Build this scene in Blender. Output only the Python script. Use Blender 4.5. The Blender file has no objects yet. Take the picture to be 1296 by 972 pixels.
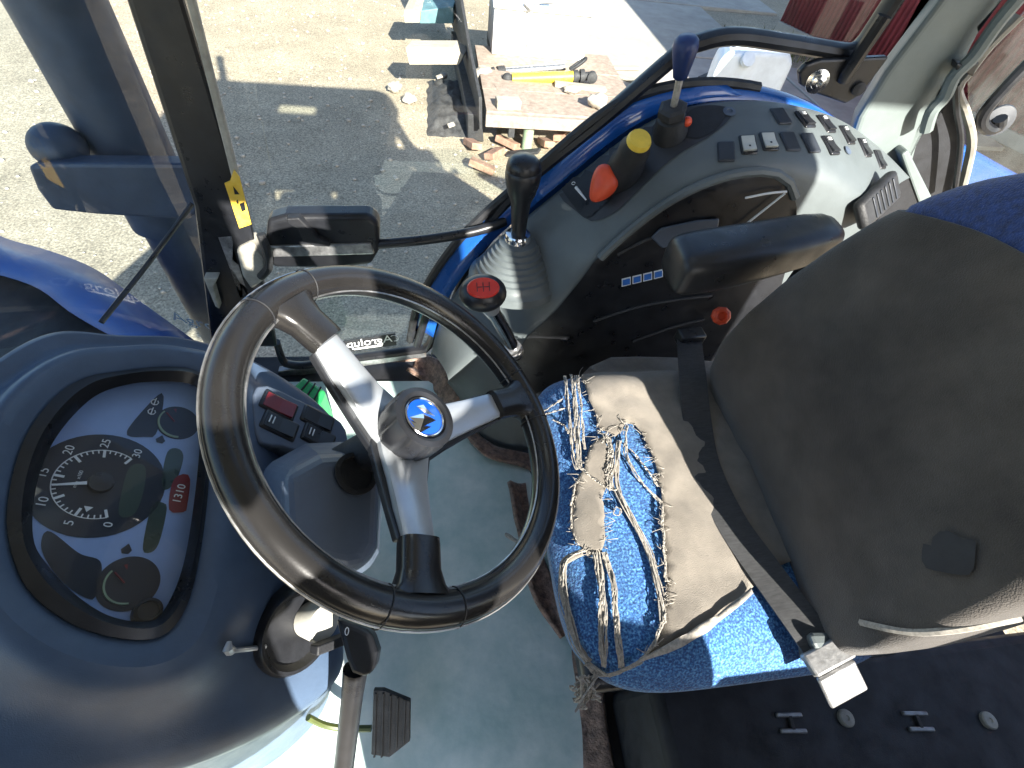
import bpy, math, random
import numpy as np
from mathutils import Vector, Matrix, noise
from mathutils.bvhtree import BVHTree
from mathutils.geometry import delaunay_2d_cdt

random.seed(7)
S = bpy.context.scene
COL = S.collection
R = math.radians

# ------------------------------------------------------------------ camera
F_PX, NX, NY, CAM_H, YAW = 600.0, 570.0, 950.0, 1.2, 14.0      # photo is 1296 x 972
D_ = np.array([(NX-648)/F_PX, -(NY-486)/F_PX, 1.0]); D_ /= np.linalg.norm(D_)
Zc = -D_
Yc = np.array([0, 0, 1.0]); Yc = Yc-Yc.dot(Zc)*Zc; Yc /= np.linalg.norm(Yc)
Xc = np.cross(Yc, Zc)
if Xc[0] < 0: Xc = -Xc
c_, s_ = math.cos(R(YAW)), math.sin(R(YAW))
RW = np.array([c_*Xc+s_*Yc, -s_*Xc+c_*Yc, Zc])                  # world = RW @ (right, up, forward)
CAM = Vector((0, 0, CAM_H))
cam_d = bpy.data.cameras.new('camera'); cam = bpy.data.objects.new('camera', cam_d); COL.objects.link(cam)
cam_d.sensor_width = 36; cam_d.lens = 36*F_PX/1296; cam_d.clip_start = .01; cam_d.clip_end = 500
cam.matrix_world = Matrix(((RW[0][0], RW[0][1], -RW[0][2], 0), (RW[1][0], RW[1][1], -RW[1][2], 0),
                           (RW[2][0], RW[2][1], -RW[2][2], CAM_H), (0, 0, 0, 1)))
S.camera = cam

# ------------------------------------------------------------------ light
SUN = Vector((-.54, 1.68, -1.0)).normalized()                   # direction the light travels
W = bpy.data.worlds.new('World'); S.world = W; W.use_nodes = True
nt = W.node_tree; bg = nt.nodes['Background']; sky = nt.nodes.new('ShaderNodeTexSky'); sky.sky_type = 'NISHITA'
sky.sun_disc = False; sky.sun_elevation = math.asin(-SUN.z); sky.sun_rotation = math.atan2(-SUN.x, -SUN.y)
sky.air_density = 1.0; sky.dust_density = 1.0; sky.ozone_density = 1.5
nt.links.new(sky.outputs[0], bg.inputs[0]); bg.inputs[1].default_value = .085
sl = bpy.data.lights.new('sun', 'SUN'); sl.energy = 5.0; sl.angle = R(.53); sl.color = (1, .95, .86)
so = bpy.data.objects.new('sun', sl); COL.objects.link(so); so.rotation_euler = SUN.to_track_quat('-Z', 'Y').to_euler()
S.view_settings.view_transform = 'Standard'; S.view_settings.look = 'None'; S.view_settings.gamma = 1
S.view_settings.exposure = 1.95
S.render.engine = 'CYCLES'
S.cycles.max_bounces = 8; S.cycles.transparent_max_bounces = 16; S.cycles.caustics_reflective = False; S.cycles.caustics_refractive = False
S.cycles.use_denoising = True; S.cycles.sample_clamp_indirect = 6

# ------------------------------------------------------------------ helpers
def V(*a): return Vector(a)
def ray(x, y):
    d = RW @ np.array([(x-648)/F_PX, -(y-486)/F_PX, 1.0]); return Vector(d)
def atz(x, y, z): d = ray(x, y); return CAM+d*((z-CAM_H)/d.z)
def aty(x, y, Y): d = ray(x, y); return CAM+d*(Y/d.y)
def atx(x, y, X): d = ray(x, y); return CAM+d*(X/d.x)
def atpl(x, y, p, n): d = ray(x, y); return CAM+d*((p-CAM).dot(n)/d.dot(n))
def hit(bvh, x, y, default=None):
    h = bvh.ray_cast(CAM, ray(x, y).normalized())
    if h[0] is None: return default, V(0, 0, 1)
    n = h[1]
    if n.dot(ray(x, y)) > 0: n = -n
    return h[0], n
def crom(pts, n, closed=False):
    """Catmull-Rom through pts, resampled to n points by arc length"""
    P = [Vector(p) for p in pts]; m = len(P); out = []
    segs = m if closed else m-1
    g = (lambda i: P[i % m]) if closed else (lambda i: P[max(0, min(m-1, i))])
    for i in range(segs):
        a, b, c, d = g(i-1), g(i), g(i+1), g(i+2)
        for k in range(16):
            t = k/16
            out.append(.5*((2*b)+(c-a)*t+(2*a-5*b+4*c-d)*t*t+(3*b-a-3*c+d)*t**3))
    out.append(P[0].copy() if closed else P[-1].copy())
    L = [0]
    for i in range(1, len(out)): L.append(L[-1]+(out[i]-out[i-1]).length)
    res = []; j = 0; cnt = n if closed else n-1
    for k in range(n):
        t = L[-1]*k/cnt
        while j < len(L)-2 and L[j+1] < t: j += 1
        f = (t-L[j])/max(1e-9, L[j+1]-L[j]); res.append(out[j].lerp(out[j+1], min(1, f)))
    return res
def basis(n, up=V(0, 0, 1)):
    n = n.normalized(); u = up.cross(n)
    if u.length < 1e-4: u = V(1, 0, 0).cross(n)
    u.normalize(); return u, n.cross(u), n

class MB:
    def __init__(s): s.v = []; s.f = []
    def add(s, vs, fs):
        o = len(s.v); s.v += [Vector(x) for x in vs]; s.f += [tuple(i+o for i in f) for f in fs]; return s
    def box(s, c, size, ax=None):
        c = Vector(c); ax = ax or (V(1, 0, 0), V(0, 1, 0), V(0, 0, 1)); h = [k/2 for k in size]
        vs = [c+ax[0]*h[0]*i+ax[1]*h[1]*j+ax[2]*h[2]*k for i in (-1, 1) for j in (-1, 1) for k in (-1, 1)]
        return s.add(vs, [(0, 1, 3, 2), (4, 6, 7, 5), (0, 4, 5, 1), (2, 3, 7, 6), (0, 2, 6, 4), (1, 5, 7, 3)])
    def prism(s, pts, off):
        """closed outline + offset vector"""
        n = len(pts); off = Vector(off); vs = [Vector(p) for p in pts]+[Vector(p)+off for p in pts]
        fs = [tuple(range(n))[::-1], tuple(range(n, 2*n))]+[(i, (i+1) % n, n+(i+1) % n, n+i) for i in range(n)]
        return s.add(vs, fs)
    def loft(s, rings, closed=True, cap0=False, cap1=False):
        n = len(rings[0]); vs = [p for r in rings for p in r]; fs = []
        for a in range(len(rings)-1):
            for i in range(n if closed else n-1):
                j = (i+1) % n; fs.append((a*n+i, a*n+j, (a+1)*n+j, (a+1)*n+i))
        if cap0: fs.append(tuple(range(n))[::-1])
        if cap1: fs.append(tuple(range((len(rings)-1)*n, len(rings)*n)))
        return s.add(vs, fs)
    def tube(s, pts, r, seg=10, closed=False, caps=True, flat=1.0, up=None):
        pts = [Vector(p) for p in pts]; n = len(pts); rr = r if isinstance(r, (list, tuple)) else [r]*n
        rings = []; u = None
        for i, p in enumerate(pts):
            t = (pts[(i+1) % n]-pts[i-1]) if closed else (pts[min(n-1, i+1)]-pts[max(0, i-1)])
            t.normalize()
            if up is not None: u = up-t*up.dot(t); u.normalize()
            elif u is None: u = basis(t)[0]
            else: u = u-t*u.dot(t); u.normalize()
            w = t.cross(u)
            rings.append([p+(u*math.cos(a)*rr[i]+w*math.sin(a)*rr[i]*flat) for a in [2*math.pi*k/seg for k in range(seg)]])
        if closed: rings.append(rings[0]); caps = False
        return s.loft(rings, True, caps, caps)
    def lathe(s, prof, o, axis, seg=32, ref=None):
        """prof: list of (radius, height along axis)"""
        u, w, n = basis(Vector(axis), ref or V(0, 0, 1) if abs(Vector(axis).normalized().z) < .99 else V(1, 0, 0)); o = Vector(o)
        rings = [[o+n*h+(u*math.cos(a)+w*math.sin(a))*max(r, 1e-5) for a in [2*math.pi*k/seg for k in range(seg)]] for r, h in prof]
        return s.loft(rings, True, True, True)
    def ball(s, c, rad, ax=None, seg=20, rings=12, wob=0, sd=0):
        c = Vector(c); ax = ax or (V(1, 0, 0), V(0, 1, 0), V(0, 0, 1)); rs = []
        rad = rad if isinstance(rad, (list, tuple)) else [rad]*3
        for i in range(rings+1):
            th = math.pi*i/rings; q = []
            for k in range(seg):
                a = 2*math.pi*k/seg; d = V(math.sin(th)*math.cos(a), math.sin(th)*math.sin(a), math.cos(th))
                if wob: d = d*(1+wob*noise.noise(d*2.1+V(sd, sd, sd)))
                q.append(c+ax[0]*d.x*rad[0]+ax[1]*d.y*rad[1]+ax[2]*d.z*rad[2])
            rs.append(q)
        return s.loft(rs)
    def ribbon(s, pts, nrm, w, th):
        """flat strap: centre line, normal(s), width, thickness"""
        pts = [Vector(p) for p in pts]; n = len(pts); rs = []
        for i, p in enumerate(pts):
            t = (pts[min(n-1, i+1)]-pts[max(0, i-1)]).normalized(); nn = Vector(nrm[i] if isinstance(nrm, list) else nrm)
            nn = (nn-t*nn.dot(t)).normalized(); b = t.cross(nn); ww = w[i] if isinstance(w, list) else w
            rs.append([p+b*ww/2+nn*th/2, p-b*ww/2+nn*th/2, p-b*ww/2-nn*th/2, p+b*ww/2-nn*th/2])
        return s.loft(rs, True, True, True)
    def bvh(s): return BVHTree.FromPolygons([tuple(v) for v in s.v], s.f)
    def build(s, name, mat, parent=None, smooth=35, bevel=0, bseg=2, sub=0, solid=0, weld=True):
        org = V(0, 0, 0); p = parent
        while p is not None: org = org+p.location; p = p.parent
        me = bpy.data.meshes.new(name); me.from_pydata([tuple(v-org) for v in s.v], [], s.f)
        import bmesh
        bm = bmesh.new(); bm.from_mesh(me)
        if weld: bmesh.ops.remove_doubles(bm, verts=bm.verts, dist=1e-5)
        bmesh.ops.recalc_face_normals(bm, faces=bm.faces); bm.to_mesh(me); bm.free()
        me.materials.append(mat); o = bpy.data.objects.new(name, me); COL.objects.link(o)
        if parent is not None: o.parent = parent
        if smooth: me.shade_smooth(); me.set_sharp_from_angle(angle=R(smooth))
        if solid: m = o.modifiers.new('solid', 'SOLIDIFY'); m.thickness = solid; m.offset = 0
        if bevel:
            m = o.modifiers.new('bevel', 'BEVEL'); m.width = bevel; m.segments = bseg; m.limit_method = 'ANGLE'; m.angle_limit = R(40)
        if sub: m = o.modifiers.new('sub', 'SUBSURF'); m.levels = sub; m.render_levels = sub
        return o
def thing(name, label, cat, loc=(0, 0, 0), group=None):
    o = bpy.data.objects.new(name, None); COL.objects.link(o); o.location = loc; o.empty_display_size = .1
    o['label'] = label; o['category'] = cat
    if group: o['group'] = group
    return o
def tag(o, label, cat, group=None):
    o['label'] = label; o['category'] = cat
    if group: o['group'] = group
    return o
def struct(o): o['kind'] = 'structure'; return o
def text(name, body, size, o, xd, yd, mat, parent, lift=.0006, extr=.0002):
    cu = bpy.data.curves.new(name, 'FONT'); cu.body = body; cu.size = size; cu.align_x = 'CENTER'; cu.align_y = 'CENTER'; cu.extrude = extr
    t = bpy.data.objects.new(name, cu); COL.objects.link(t); bpy.context.view_layer.update()
    me = bpy.data.meshes.new_from_object(t.evaluated_get(bpy.context.evaluated_depsgraph_get()))
    mb = MB(); xd = Vector(xd).normalized(); yd = Vector(yd).normalized(); n = xd.cross(yd)
    if n.dot(CAM-Vector(o)) < 0: n = -n
    mb.v = [Vector(o)+xd*v.co.x+yd*v.co.y+n*(lift+v.co.z) for v in me.vertices]; mb.f = [tuple(p.vertices) for p in me.polygons]
    bpy.data.objects.remove(t); bpy.data.curves.remove(cu)
    return mb.build(name, mat, parent, smooth=0) if name else mb

# ------------------------------------------------------------------ materials
def mat(name, col, rough=.5, metal=0, var=.12, vs=12, bump=0, bs=80, coat=0, spec=.5, col2=None, rvar=.1, sheen=0, stretch=None):
    m = bpy.data.materials.new(name); m.use_nodes = True; N = m.node_tree.nodes; L = m.node_tree.links
    b = N['Principled BSDF']; b.inputs['Metallic'].default_value = metal
    b.inputs['Specular IOR Level'].default_value = spec; b.inputs['Coat Weight'].default_value = coat; b.inputs['Coat Roughness'].default_value = .08
    b.inputs['Sheen Weight'].default_value = sheen
    tc = N.new('ShaderNodeTexCoord'); mp = N.new('ShaderNodeMapping'); L.new(tc.outputs['Object'], mp.inputs[0])
    if stretch: mp.inputs['Scale'].default_value = stretch
    n1 = N.new('ShaderNodeTexNoise'); n1.inputs['Scale'].default_value = vs; n1.inputs['Detail'].default_value = 6; n1.inputs['Roughness'].default_value = .65
    L.new(mp.outputs[0], n1.inputs['Vector'])
    cr = N.new('ShaderNodeValToRGB'); c2 = col2 or tuple(c*(1+var*2) for c in col); c1 = col if col2 else tuple(c*(1-var*2) for c in col)
    cr.color_ramp.elements[0].position = .35; cr.color_ramp.elements[1].position = .65
    cr.color_ramp.elements[0].color = (*c1, 1); cr.color_ramp.elements[1].color = (*c2, 1)
    L.new(n1.outputs[0], cr.inputs[0]); L.new(cr.outputs[0], b.inputs['Base Color'])
    mr = N.new('ShaderNodeMapRange'); mr.inputs['From Min'].default_value = .3; mr.inputs['From Max'].default_value = .7
    mr.inputs['To Min'].default_value = max(.02, rough-rvar); mr.inputs['To Max'].default_value = min(1, rough+rvar)
    n3 = N.new('ShaderNodeTexNoise'); n3.inputs['Scale'].default_value = vs*2.3; n3.inputs['Detail'].default_value = 4; L.new(mp.outputs[0], n3.inputs['Vector'])
    L.new(n3.outputs[0], mr.inputs[0]); L.new(mr.outputs[0], b.inputs['Roughness'])
    if bump:
        n2 = N.new('ShaderNodeTexNoise'); n2.inputs['Scale'].default_value = bs; n2.inputs['Detail'].default_value = 3; L.new(mp.outputs[0], n2.inputs['Vector'])
        bp = N.new('ShaderNodeBump'); bp.inputs['Strength'].default_value = bump; bp.inputs['Distance'].default_value = .004
        L.new(n2.outputs[0], bp.inputs['Height']); L.new(bp.outputs[0], b.inputs['Normal'])
    return m
def glass(name, tint=(.93, .97, .96), dirt=.02, ior=1.45):
    m = bpy.data.materials.new(name); m.use_nodes = True; N = m.node_tree.nodes; L = m.node_tree.links
    N.remove(N['Principled BSDF']); out = N['Material Output']
    tr = N.new('ShaderNodeBsdfTransparent'); tr.inputs[0].default_value = (*tint, 1)
    gl = N.new('ShaderNodeBsdfGlossy'); gl.inputs['Roughness'].default_value = .02
    fr = N.new('ShaderNodeLayerWeight'); fr.inputs['Blend'].default_value = .5
    pw = N.new('ShaderNodeMath'); pw.operation = 'POWER'; pw.inputs[1].default_value = 5; L.new(fr.outputs['Facing'], pw.inputs[0])
    fa = N.new('ShaderNodeMath'); fa.operation = 'MULTIPLY_ADD'; fa.inputs[1].default_value = .8; fa.inputs[2].default_value = ((ior-1)/(ior+1))**2*1.6; L.new(pw.outputs[0], fa.inputs[0])
    mx = N.new('ShaderNodeMixShader'); L.new(fa.outputs[0], mx.inputs[0]); L.new(tr.outputs[0], mx.inputs[1]); L.new(gl.outputs[0], mx.inputs[2])
    df = N.new('ShaderNodeBsdfDiffuse'); df.inputs[0].default_value = (.62, .68, .68, 1)
    tc = N.new('ShaderNodeTexCoord'); nz = N.new('ShaderNodeTexNoise'); nz.inputs['Scale'].default_value = 9; nz.inputs['Detail'].default_value = 8; nz.inputs['Roughness'].default_value = .75
    L.new(tc.outputs['Object'], nz.inputs['Vector'])
    mr = N.new('ShaderNodeMapRange'); mr.inputs['From Min'].default_value = .4; mr.inputs['From Max'].default_value = .8; mr.inputs['To Min'].default_value = dirt*.35; mr.inputs['To Max'].default_value = dirt*2
    L.new(nz.outputs[0], mr.inputs[0])
    m2 = N.new('ShaderNodeMixShader'); L.new(mr.outputs[0], m2.inputs[0]); L.new(mx.outputs[0], m2.inputs[1]); L.new(df.outputs[0], m2.inputs[2])
    L.new(m2.outputs[0], out.inputs[0])
    return m
def speckle(name, base, light, dark, scale=500, rough=.85):
    """woven melange cloth"""
    m = mat(name, base, rough, bump=.5, bs=scale*.7, sheen=.3); N = m.node_tree.nodes; L = m.node_tree.links
    tc = N.new('ShaderNodeTexCoord'); b = N['Principled BSDF']
    n = N.new('ShaderNodeTexNoise'); n.inputs['Scale'].default_value = scale; n.inputs['Detail'].default_value = 2; L.new(tc.outputs['Object'], n.inputs['Vector'])
    cr = N.new('ShaderNodeValToRGB'); e = cr.color_ramp.elements
    e[0].position = .36; e[0].color = (*dark, 1); e[1].position = .68; e[1].color = (*light, 1)
    k = e.new(.5); k.color = (*base, 1)
    L.new(n.outputs[0], cr.inputs[0])
    big = N.new('ShaderNodeTexNoise'); big.inputs['Scale'].default_value = 14; big.inputs['Detail'].default_value = 5; L.new(tc.outputs['Object'], big.inputs['Vector'])
    mr = N.new('ShaderNodeMapRange'); mr.inputs['From Min'].default_value = .3; mr.inputs['From Max'].default_value = .7; mr.inputs['To Min'].default_value = .75; mr.inputs['To Max'].default_value = 1.15; L.new(big.outputs[0], mr.inputs[0])
    mu = N.new('ShaderNodeMixRGB'); mu.blend_type = 'MULTIPLY'; mu.inputs[0].default_value = 1; L.new(cr.outputs[0], mu.inputs[1]); L.new(mr.outputs[0], mu.inputs[2])
    L.new(mu.outputs[0], b.inputs['Base Color']); return m
def gravel():
    m = mat('gravel', (.34, .285, .20), .95, var=.1, vs=2.2, bump=1, bs=45, col2=(.45, .38, .27)); N = m.node_tree.nodes; L = m.node_tree.links
    b = N['Principled BSDF']; tc = N.new('ShaderNodeTexCoord')
    vo = N.new('ShaderNodeTexVoronoi'); vo.inputs['Scale'].default_value = 75; L.new(tc.outputs['Object'], vo.inputs['Vector'])
    old = b.inputs['Base Color'].links[0].from_socket
    hs = N.new('ShaderNodeSeparateColor'); L.new(vo.outputs['Color'], hs.inputs[0])
    mr = N.new('ShaderNodeMapRange'); mr.inputs['To Min'].default_value = .72; mr.inputs['To Max'].default_value = 1.12; L.new(hs.outputs[0], mr.inputs[0])
    n2 = N.new('ShaderNodeTexNoise'); n2.inputs['Scale'].default_value = 70; n2.inputs['Detail'].default_value = 3; L.new(tc.outputs['Object'], n2.inputs['Vector'])
    mr2 = N.new('ShaderNodeMapRange'); mr2.inputs['From Min'].default_value = .3; mr2.inputs['From Max'].default_value = .7; mr2.inputs['To Min'].default_value = .5; mr2.inputs['To Max'].default_value = 1.3; L.new(n2.outputs[0], mr2.inputs[0])
    a = N.new('ShaderNodeMixRGB'); a.blend_type = 'MULTIPLY'; a.inputs[0].default_value = 1; L.new(old, a.inputs[1]); L.new(mr.outputs[0], a.inputs[2])
    a2 = N.new('ShaderNodeMixRGB'); a2.blend_type = 'MULTIPLY'; a2.inputs[0].default_value = 1; L.new(a.outputs[0], a2.inputs[1]); L.new(mr2.outputs[0], a2.inputs[2])
    L.new(a2.outputs[0], b.inputs['Base Color']); return m

M = dict(
    gravel=gravel(),
    dash=mat('dash_plastic', (.066, .102, .165), .40, var=.08, vs=7, bump=.12, bs=900, spec=.45),
    dash2=mat('column_plastic', (.09, .115, .16), .4, var=.06, vs=6, bump=.1, bs=900),
    cons=mat('console_plastic', (.112, .13, .134), .42, var=.06, vs=7, bump=.12, bs=900),
    trim=mat('pillar_trim', (.155, .185, .18), .5, var=.06, vs=7, bump=.12, bs=700),
    black=mat('black_plastic', (.014, .015, .018), .35, var=.2, vs=15, bump=.06, bs=700),
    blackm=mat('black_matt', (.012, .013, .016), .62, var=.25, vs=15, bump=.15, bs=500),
    rubber=mat('rubber', (.02, .021, .023), .55, var=.2, vs=20, bump=.2, bs=300),
    rim=mat('rim_leatherette', (.0165, .0158, .0158), .24, var=.08, vs=14, bump=.025, bs=600, spec=.55, rvar=.04),
    silver=mat('silver_paint', (.50, .53, .56), .36, metal=.55, var=.05, vs=9, bump=.04, bs=700),
    chrome=mat('chrome', (.75, .76, .78), .14, metal=1, var=.06, vs=30),
    steel=mat('worn_steel', (.42, .42, .42), .38, metal=.85, var=.2, vs=40, bump=.1, bs=160),
    blue=mat('blue_paint', (.012, .09, .36), .25, coat=.7, var=.06, vs=4),
    bonnet=mat('bonnet_paint', (.014, .075, .30), .42, coat=.1, var=.08, vs=4, bump=.03, bs=200),
    exh=mat('exhaust_paint', (.045, .068, .11), .5, var=.12, vs=10, bump=.08, bs=200, metal=.2),
    red=mat('red_plastic', (.72, .035, .02), .35, var=.05, vs=20, coat=.2),
    dred=mat('dark_red_plastic', (.20, .015, .02), .35, var=.05),
    orange=mat('orange_plastic', (.75, .085, .03), .42, var=.06, vs=20),
    yellow=mat('yellow_plastic', (.75, .52, .06), .45, var=.06, vs=25),
    white=mat('white_print', (.8, .82, .82), .5, var=.02),
    offwhite=mat('cream_plastic', (.55, .54, .48), .45, var=.08),
    cloth=mat('beige_canvas', (.195, .172, .142), .9, var=.17, vs=7, bump=.45, bs=900, sheen=.3),
    thread=mat('frayed_thread', (.31, .285, .245), .9, var=.15, vs=200, sheen=.3),
    brown=mat('dark_canvas', (.056, .048, .041), .88, var=.24, vs=6, bump=.45, bs=700, sheen=.25),
    navy=mat('navy_cloth', (.013, .04, .16), .9, var=.2, vs=160, bump=.5, bs=500, sheen=.4),
    seatblue=speckle('blue_melange_cloth', (.025, .125, .34), (.12, .32, .58), (.010, .055, .19), 330),
    belt=mat('belt_web', (.045, .046, .048), .55, var=.15, vs=60, bump=.3, bs=600, stretch=(1, 6, 1)),
    mat_=mat('vinyl_mat', (.43, .60, .57), .45, vs=5, bump=.12, bs=60, col2=(.80, .87, .82)),
    carpet=mat('brown_carpet', (.22, .14, .105), .95, var=.3, vs=60, bump=.9, bs=220, sheen=.3),
    panel=mat('cluster_face', (.30, .42, .70), .5, var=.04),
    dial=mat('dial_face', (.010, .013, .024), .5, var=.1),
    lcd=mat('lcd', (.035, .06, .045), .3, var=.05),
    pblue=mat('print_blue', (.03, .16, .55), .5, var=.03),
    wood=mat('weathered_wood', (.30, .21, .14), .85, vs=14, bump=.5, bs=60, col2=(.44, .33, .23), stretch=(1, 8, 8)),
    wood2=mat('grey_wood', (.33, .29, .23), .9, vs=10, bump=.4, bs=70, col2=(.46, .41, .33), stretch=(1, 7, 7)),
    rust=mat('rusty_steel', (.25, .185, .145), .85, vs=18, bump=.4, bs=90, col2=(.38, .31, .25)),
    dsteel=mat('dark_steel', (.05, .05, .052), .7, vs=16, bump=.3, bs=90, metal=.3),
    green=mat('sage_paint', (.25, .33, .22), .6, var=.1, vs=14),
    bgreen=mat('green_plastic', (.03, .36, .10), .4, var=.06),
    teal=mat('teal_paint', (.12, .23, .25), .6, var=.12, vs=8),
    wpaint=mat('white_enamel', (.78, .78, .76), .45, var=.03, vs=6, bump=.05, bs=30),
    ypaint=mat('yellow_paint', (.75, .50, .05), .42, var=.08, vs=12),
    stone=mat('stone', (.34, .30, .25), .95, vs=16, bump=.6, bs=60, col2=(.48, .43, .36)),
    brick=mat('brick', (.33, .19, .13), .95, var=.15, vs=16, bump=.5, bs=80),
    conc=mat('concrete', (.34, .315, .28), .92, vs=3, bump=.3, bs=40, col2=(.44, .41, .36)),
    can=mat('can_plastic', (.62, .70, .76), .45, var=.04, vs=8),
    redwall=mat('red_sheet', (.26, .05, .058), .55, var=.1, vs=3),
    glass=glass('cab_glass', dirt=.022),
    wglass=glass('windshield_glass', tint=(.80, .90, .95), dirt=.05),
    cglass=glass('cluster_glass', tint=(.9, .93, .95), dirt=.012, ior=1.33),
    sticker=mat('yellow_sticker', (.78, .46, .03), .45, vs=40, col2=(.85, .58, .10)),
    seal=mat('seal_rubber', (.36, .34, .29), .6, var=.12, vs=30),
    liner=mat('headliner', (.62, .64, .64), .9, var=.04),
    pod=mat('switch_blank_plastic', (.028, .033, .042), .45, bump=.08, bs=700),
    buckle=mat('buckle_steel', (.30, .30, .30), .45, metal=.6, var=.15, vs=60, bump=.1, bs=300),
    weed=mat('weeds', (.12, .13, .05), .9, var=.3, vs=40),
)

# ================================================================== SETTING OUTSIDE
G = -1.1
def terrain():
    mb = MB(); xs = sorted(set([-250, -120, -60, -30, -16]+[round(-10+i*.25, 3) for i in range(81)]+[16, 30, 60, 120, 250]))
    ys = sorted(set([-250, -100, -40, -15]+[round(-6+i*.25, 3) for i in range(81)]+[20, 30, 60, 120, 250]))
    vs = []
    for y in ys:
        for x in xs:
            z = G+.035*noise.noise(V(x*.7, y*.7, 0))+.015*noise.noise(V(x*2.3, y*2.3, 3))
            if abs(x) > 10 or y > 14 or y < -6: z = G
            vs.append(V(x, y, z-.03))
    n = len(xs); fs = [(j*n+i, j*n+i+1, (j+1)*n+i+1, (j+1)*n+i) for j in range(len(ys)-1) for i in range(n-1)]
    mb.add(vs, fs); return mb
struct(terrain().build('ground', M['gravel']))
# concrete slabs of the yard to the right of the trailer
k = MB()
for (x0, x1, y0, y1) in ((2.0, 5.0, 5.2, 7.62), (2.05, 4.9, 7.68, 10.3), (5.05, 7.2, 5.3, 7.55), (2.1, 6.5, 10.36, 13.5)):
    k.box(((x0+x1)/2, (y0+y1)/2, G-.02), (x1-x0, y1-y0, .09))
struct(k.build('paving', M['conc'], bevel=.012))

# red corrugated shed (wall, and unseen roofs added to shade the slabs and canister)
sh = thing('shed', 'dark red corrugated metal shed behind the white canister', 'shed', (6.8, 6, G))
w = MB(); a, b = V(6.0, 9.4, G), V(8.75, 1.8, G); t = (b-a).normalized(); nn = V(-t.y, t.x, 0)
if nn.dot(-a) < 0: nn = -nn
L_ = (b-a).length; N_ = int(L_/.02); lo, hi = [], []
for i in range(N_+1):
    p = a+t*(L_*i/N_)+nn*(.02*max(-1, min(1, 1.6*math.sin(i*math.pi/2.0))))
    lo.append(p+V(0, 0, .12)); hi.append(p+V(0, 0, 2.75))
w.loft([lo, hi], closed=False); w.build('wall', M['redwall'], sh, smooth=20, solid=.004)
MB().box((a+b)/2+V(0, 0, .06)-nn*.02, (L_, .16, .16), (t, nn, V(0, 0, 1))).build('plinth', M['conc'], sh, bevel=.01)
MB().box((7.95, 4.7, 1.72), (6.0, 7.6, .08)).build('roof', M['redwall'], sh)  # unseen roof, added for shade on slabs and canister
MB().box((7.3, .2, 1.716), (7.3, 2.7, .07)).build('roof', M['redwall'], sh)  # second unseen roof, added for shade
for y in (.2, 3.5): MB().box((8.2, y, .3), (.1, .1, 2.8)).build('added_post', M['dsteel'], sh)

# ------------------------------------------------------------------ trailer bench and what lies on it
tr = thing('flatbed_trailer', 'rusty flat work trailer with dark side plate and green stand', 'trailer', (1.1, 5.4, G))
bl, br_ = aty(616, 153, 4.68), aty(800, 147, 4.68); dz = -.76
MB().box((1.35, 4.70, -.835), (1.72, .05, .11)).build('front_beam', M['rust'], tr, bevel=.004)
MB().box((1.30, 5.0, -.80), (1.60, .5, .05)).box((1.30, 5.55, -.803), (1.60, .56, .05)).box((1.30, 6.15, -.80), (1.60, .6, .05)).build('deck', M['rust'], tr, bevel=.003)
MB().prism([V(.44, 4.75, -.95), V(.25, 8.3, -.95), V(.20, 8.3, .25), V(.24, 7.2, .2), V(.30, 6.3, -.25), V(.36, 5.6, -.5), V(.42, 4.75, -.66)], V(.03, 0, 0)).build('side_plate', M['dsteel'], tr, bevel=.003)
MB().box((.75, 6.0, -.93), (.06, 2.6, .12)).box((1.8, 6.0, -.93), (.06, 2.6, .12)).build('chassis', M['dsteel'], tr, bevel=.004)
MB().lathe([(.055, G-.05), (.055, -.89)], (.93, 4.78, 0), V(0, 0, 1), 20).build('stand', M['green'], tr)
MB().prism([V(.34, 4.9, G-.02), V(.5, 4.85, G-.02), V(.47, 4.85, -.87), V(.33, 4.9, -.87)], V(-.08, 2.3, 0)).build('shade_box', M['dsteel'], tr, 0, bevel=.01)  # dark box added to fill the shaded area left of the trailer
MB().box((.86, 4.55, G+.045), (.34, .1, .025), (V(.8, -.45, .35).normalized(), V(.45, .8, 0).normalized(), V(-.3, .1, .95).normalized())).build('drawbar', M['dsteel'], tr, bevel=.003)

cb = thing('cabinet', 'white enamel cabinet standing on the trailer deck', 'cabinet', (1.2, 6.3, dz))
p0, p1 = aty(622, 74, 6.2), aty(739, 74, 6.2); zt = aty(640, 11, 6.2).z
MB().box(((p0.x+p1.x)/2, 6.5, (zt-.775)/2), (p1.x-p0.x, .6, zt+.775)).build('body', M['wpaint'], cb, bevel=.012)
MB().box(((p0.x+p1.x)/2, 6.49, zt+.028), (p1.x-p0.x+.03, .66, .05)).build('top', M['wpaint'], cb, bevel=.01)
for px in (667, 693): p = aty(px, 55, 6.195); MB().box(p, (.012, .02, .07)).build('handle', M['steel'], cb, bevel=.003)
MB().tube([aty(664, 4, 6.15), aty(672, 12, 6.12), aty(684, 2, 6.15), aty(700, 3, 6.2)], .018, 8).build('hook', M['steel'], cb)

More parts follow.
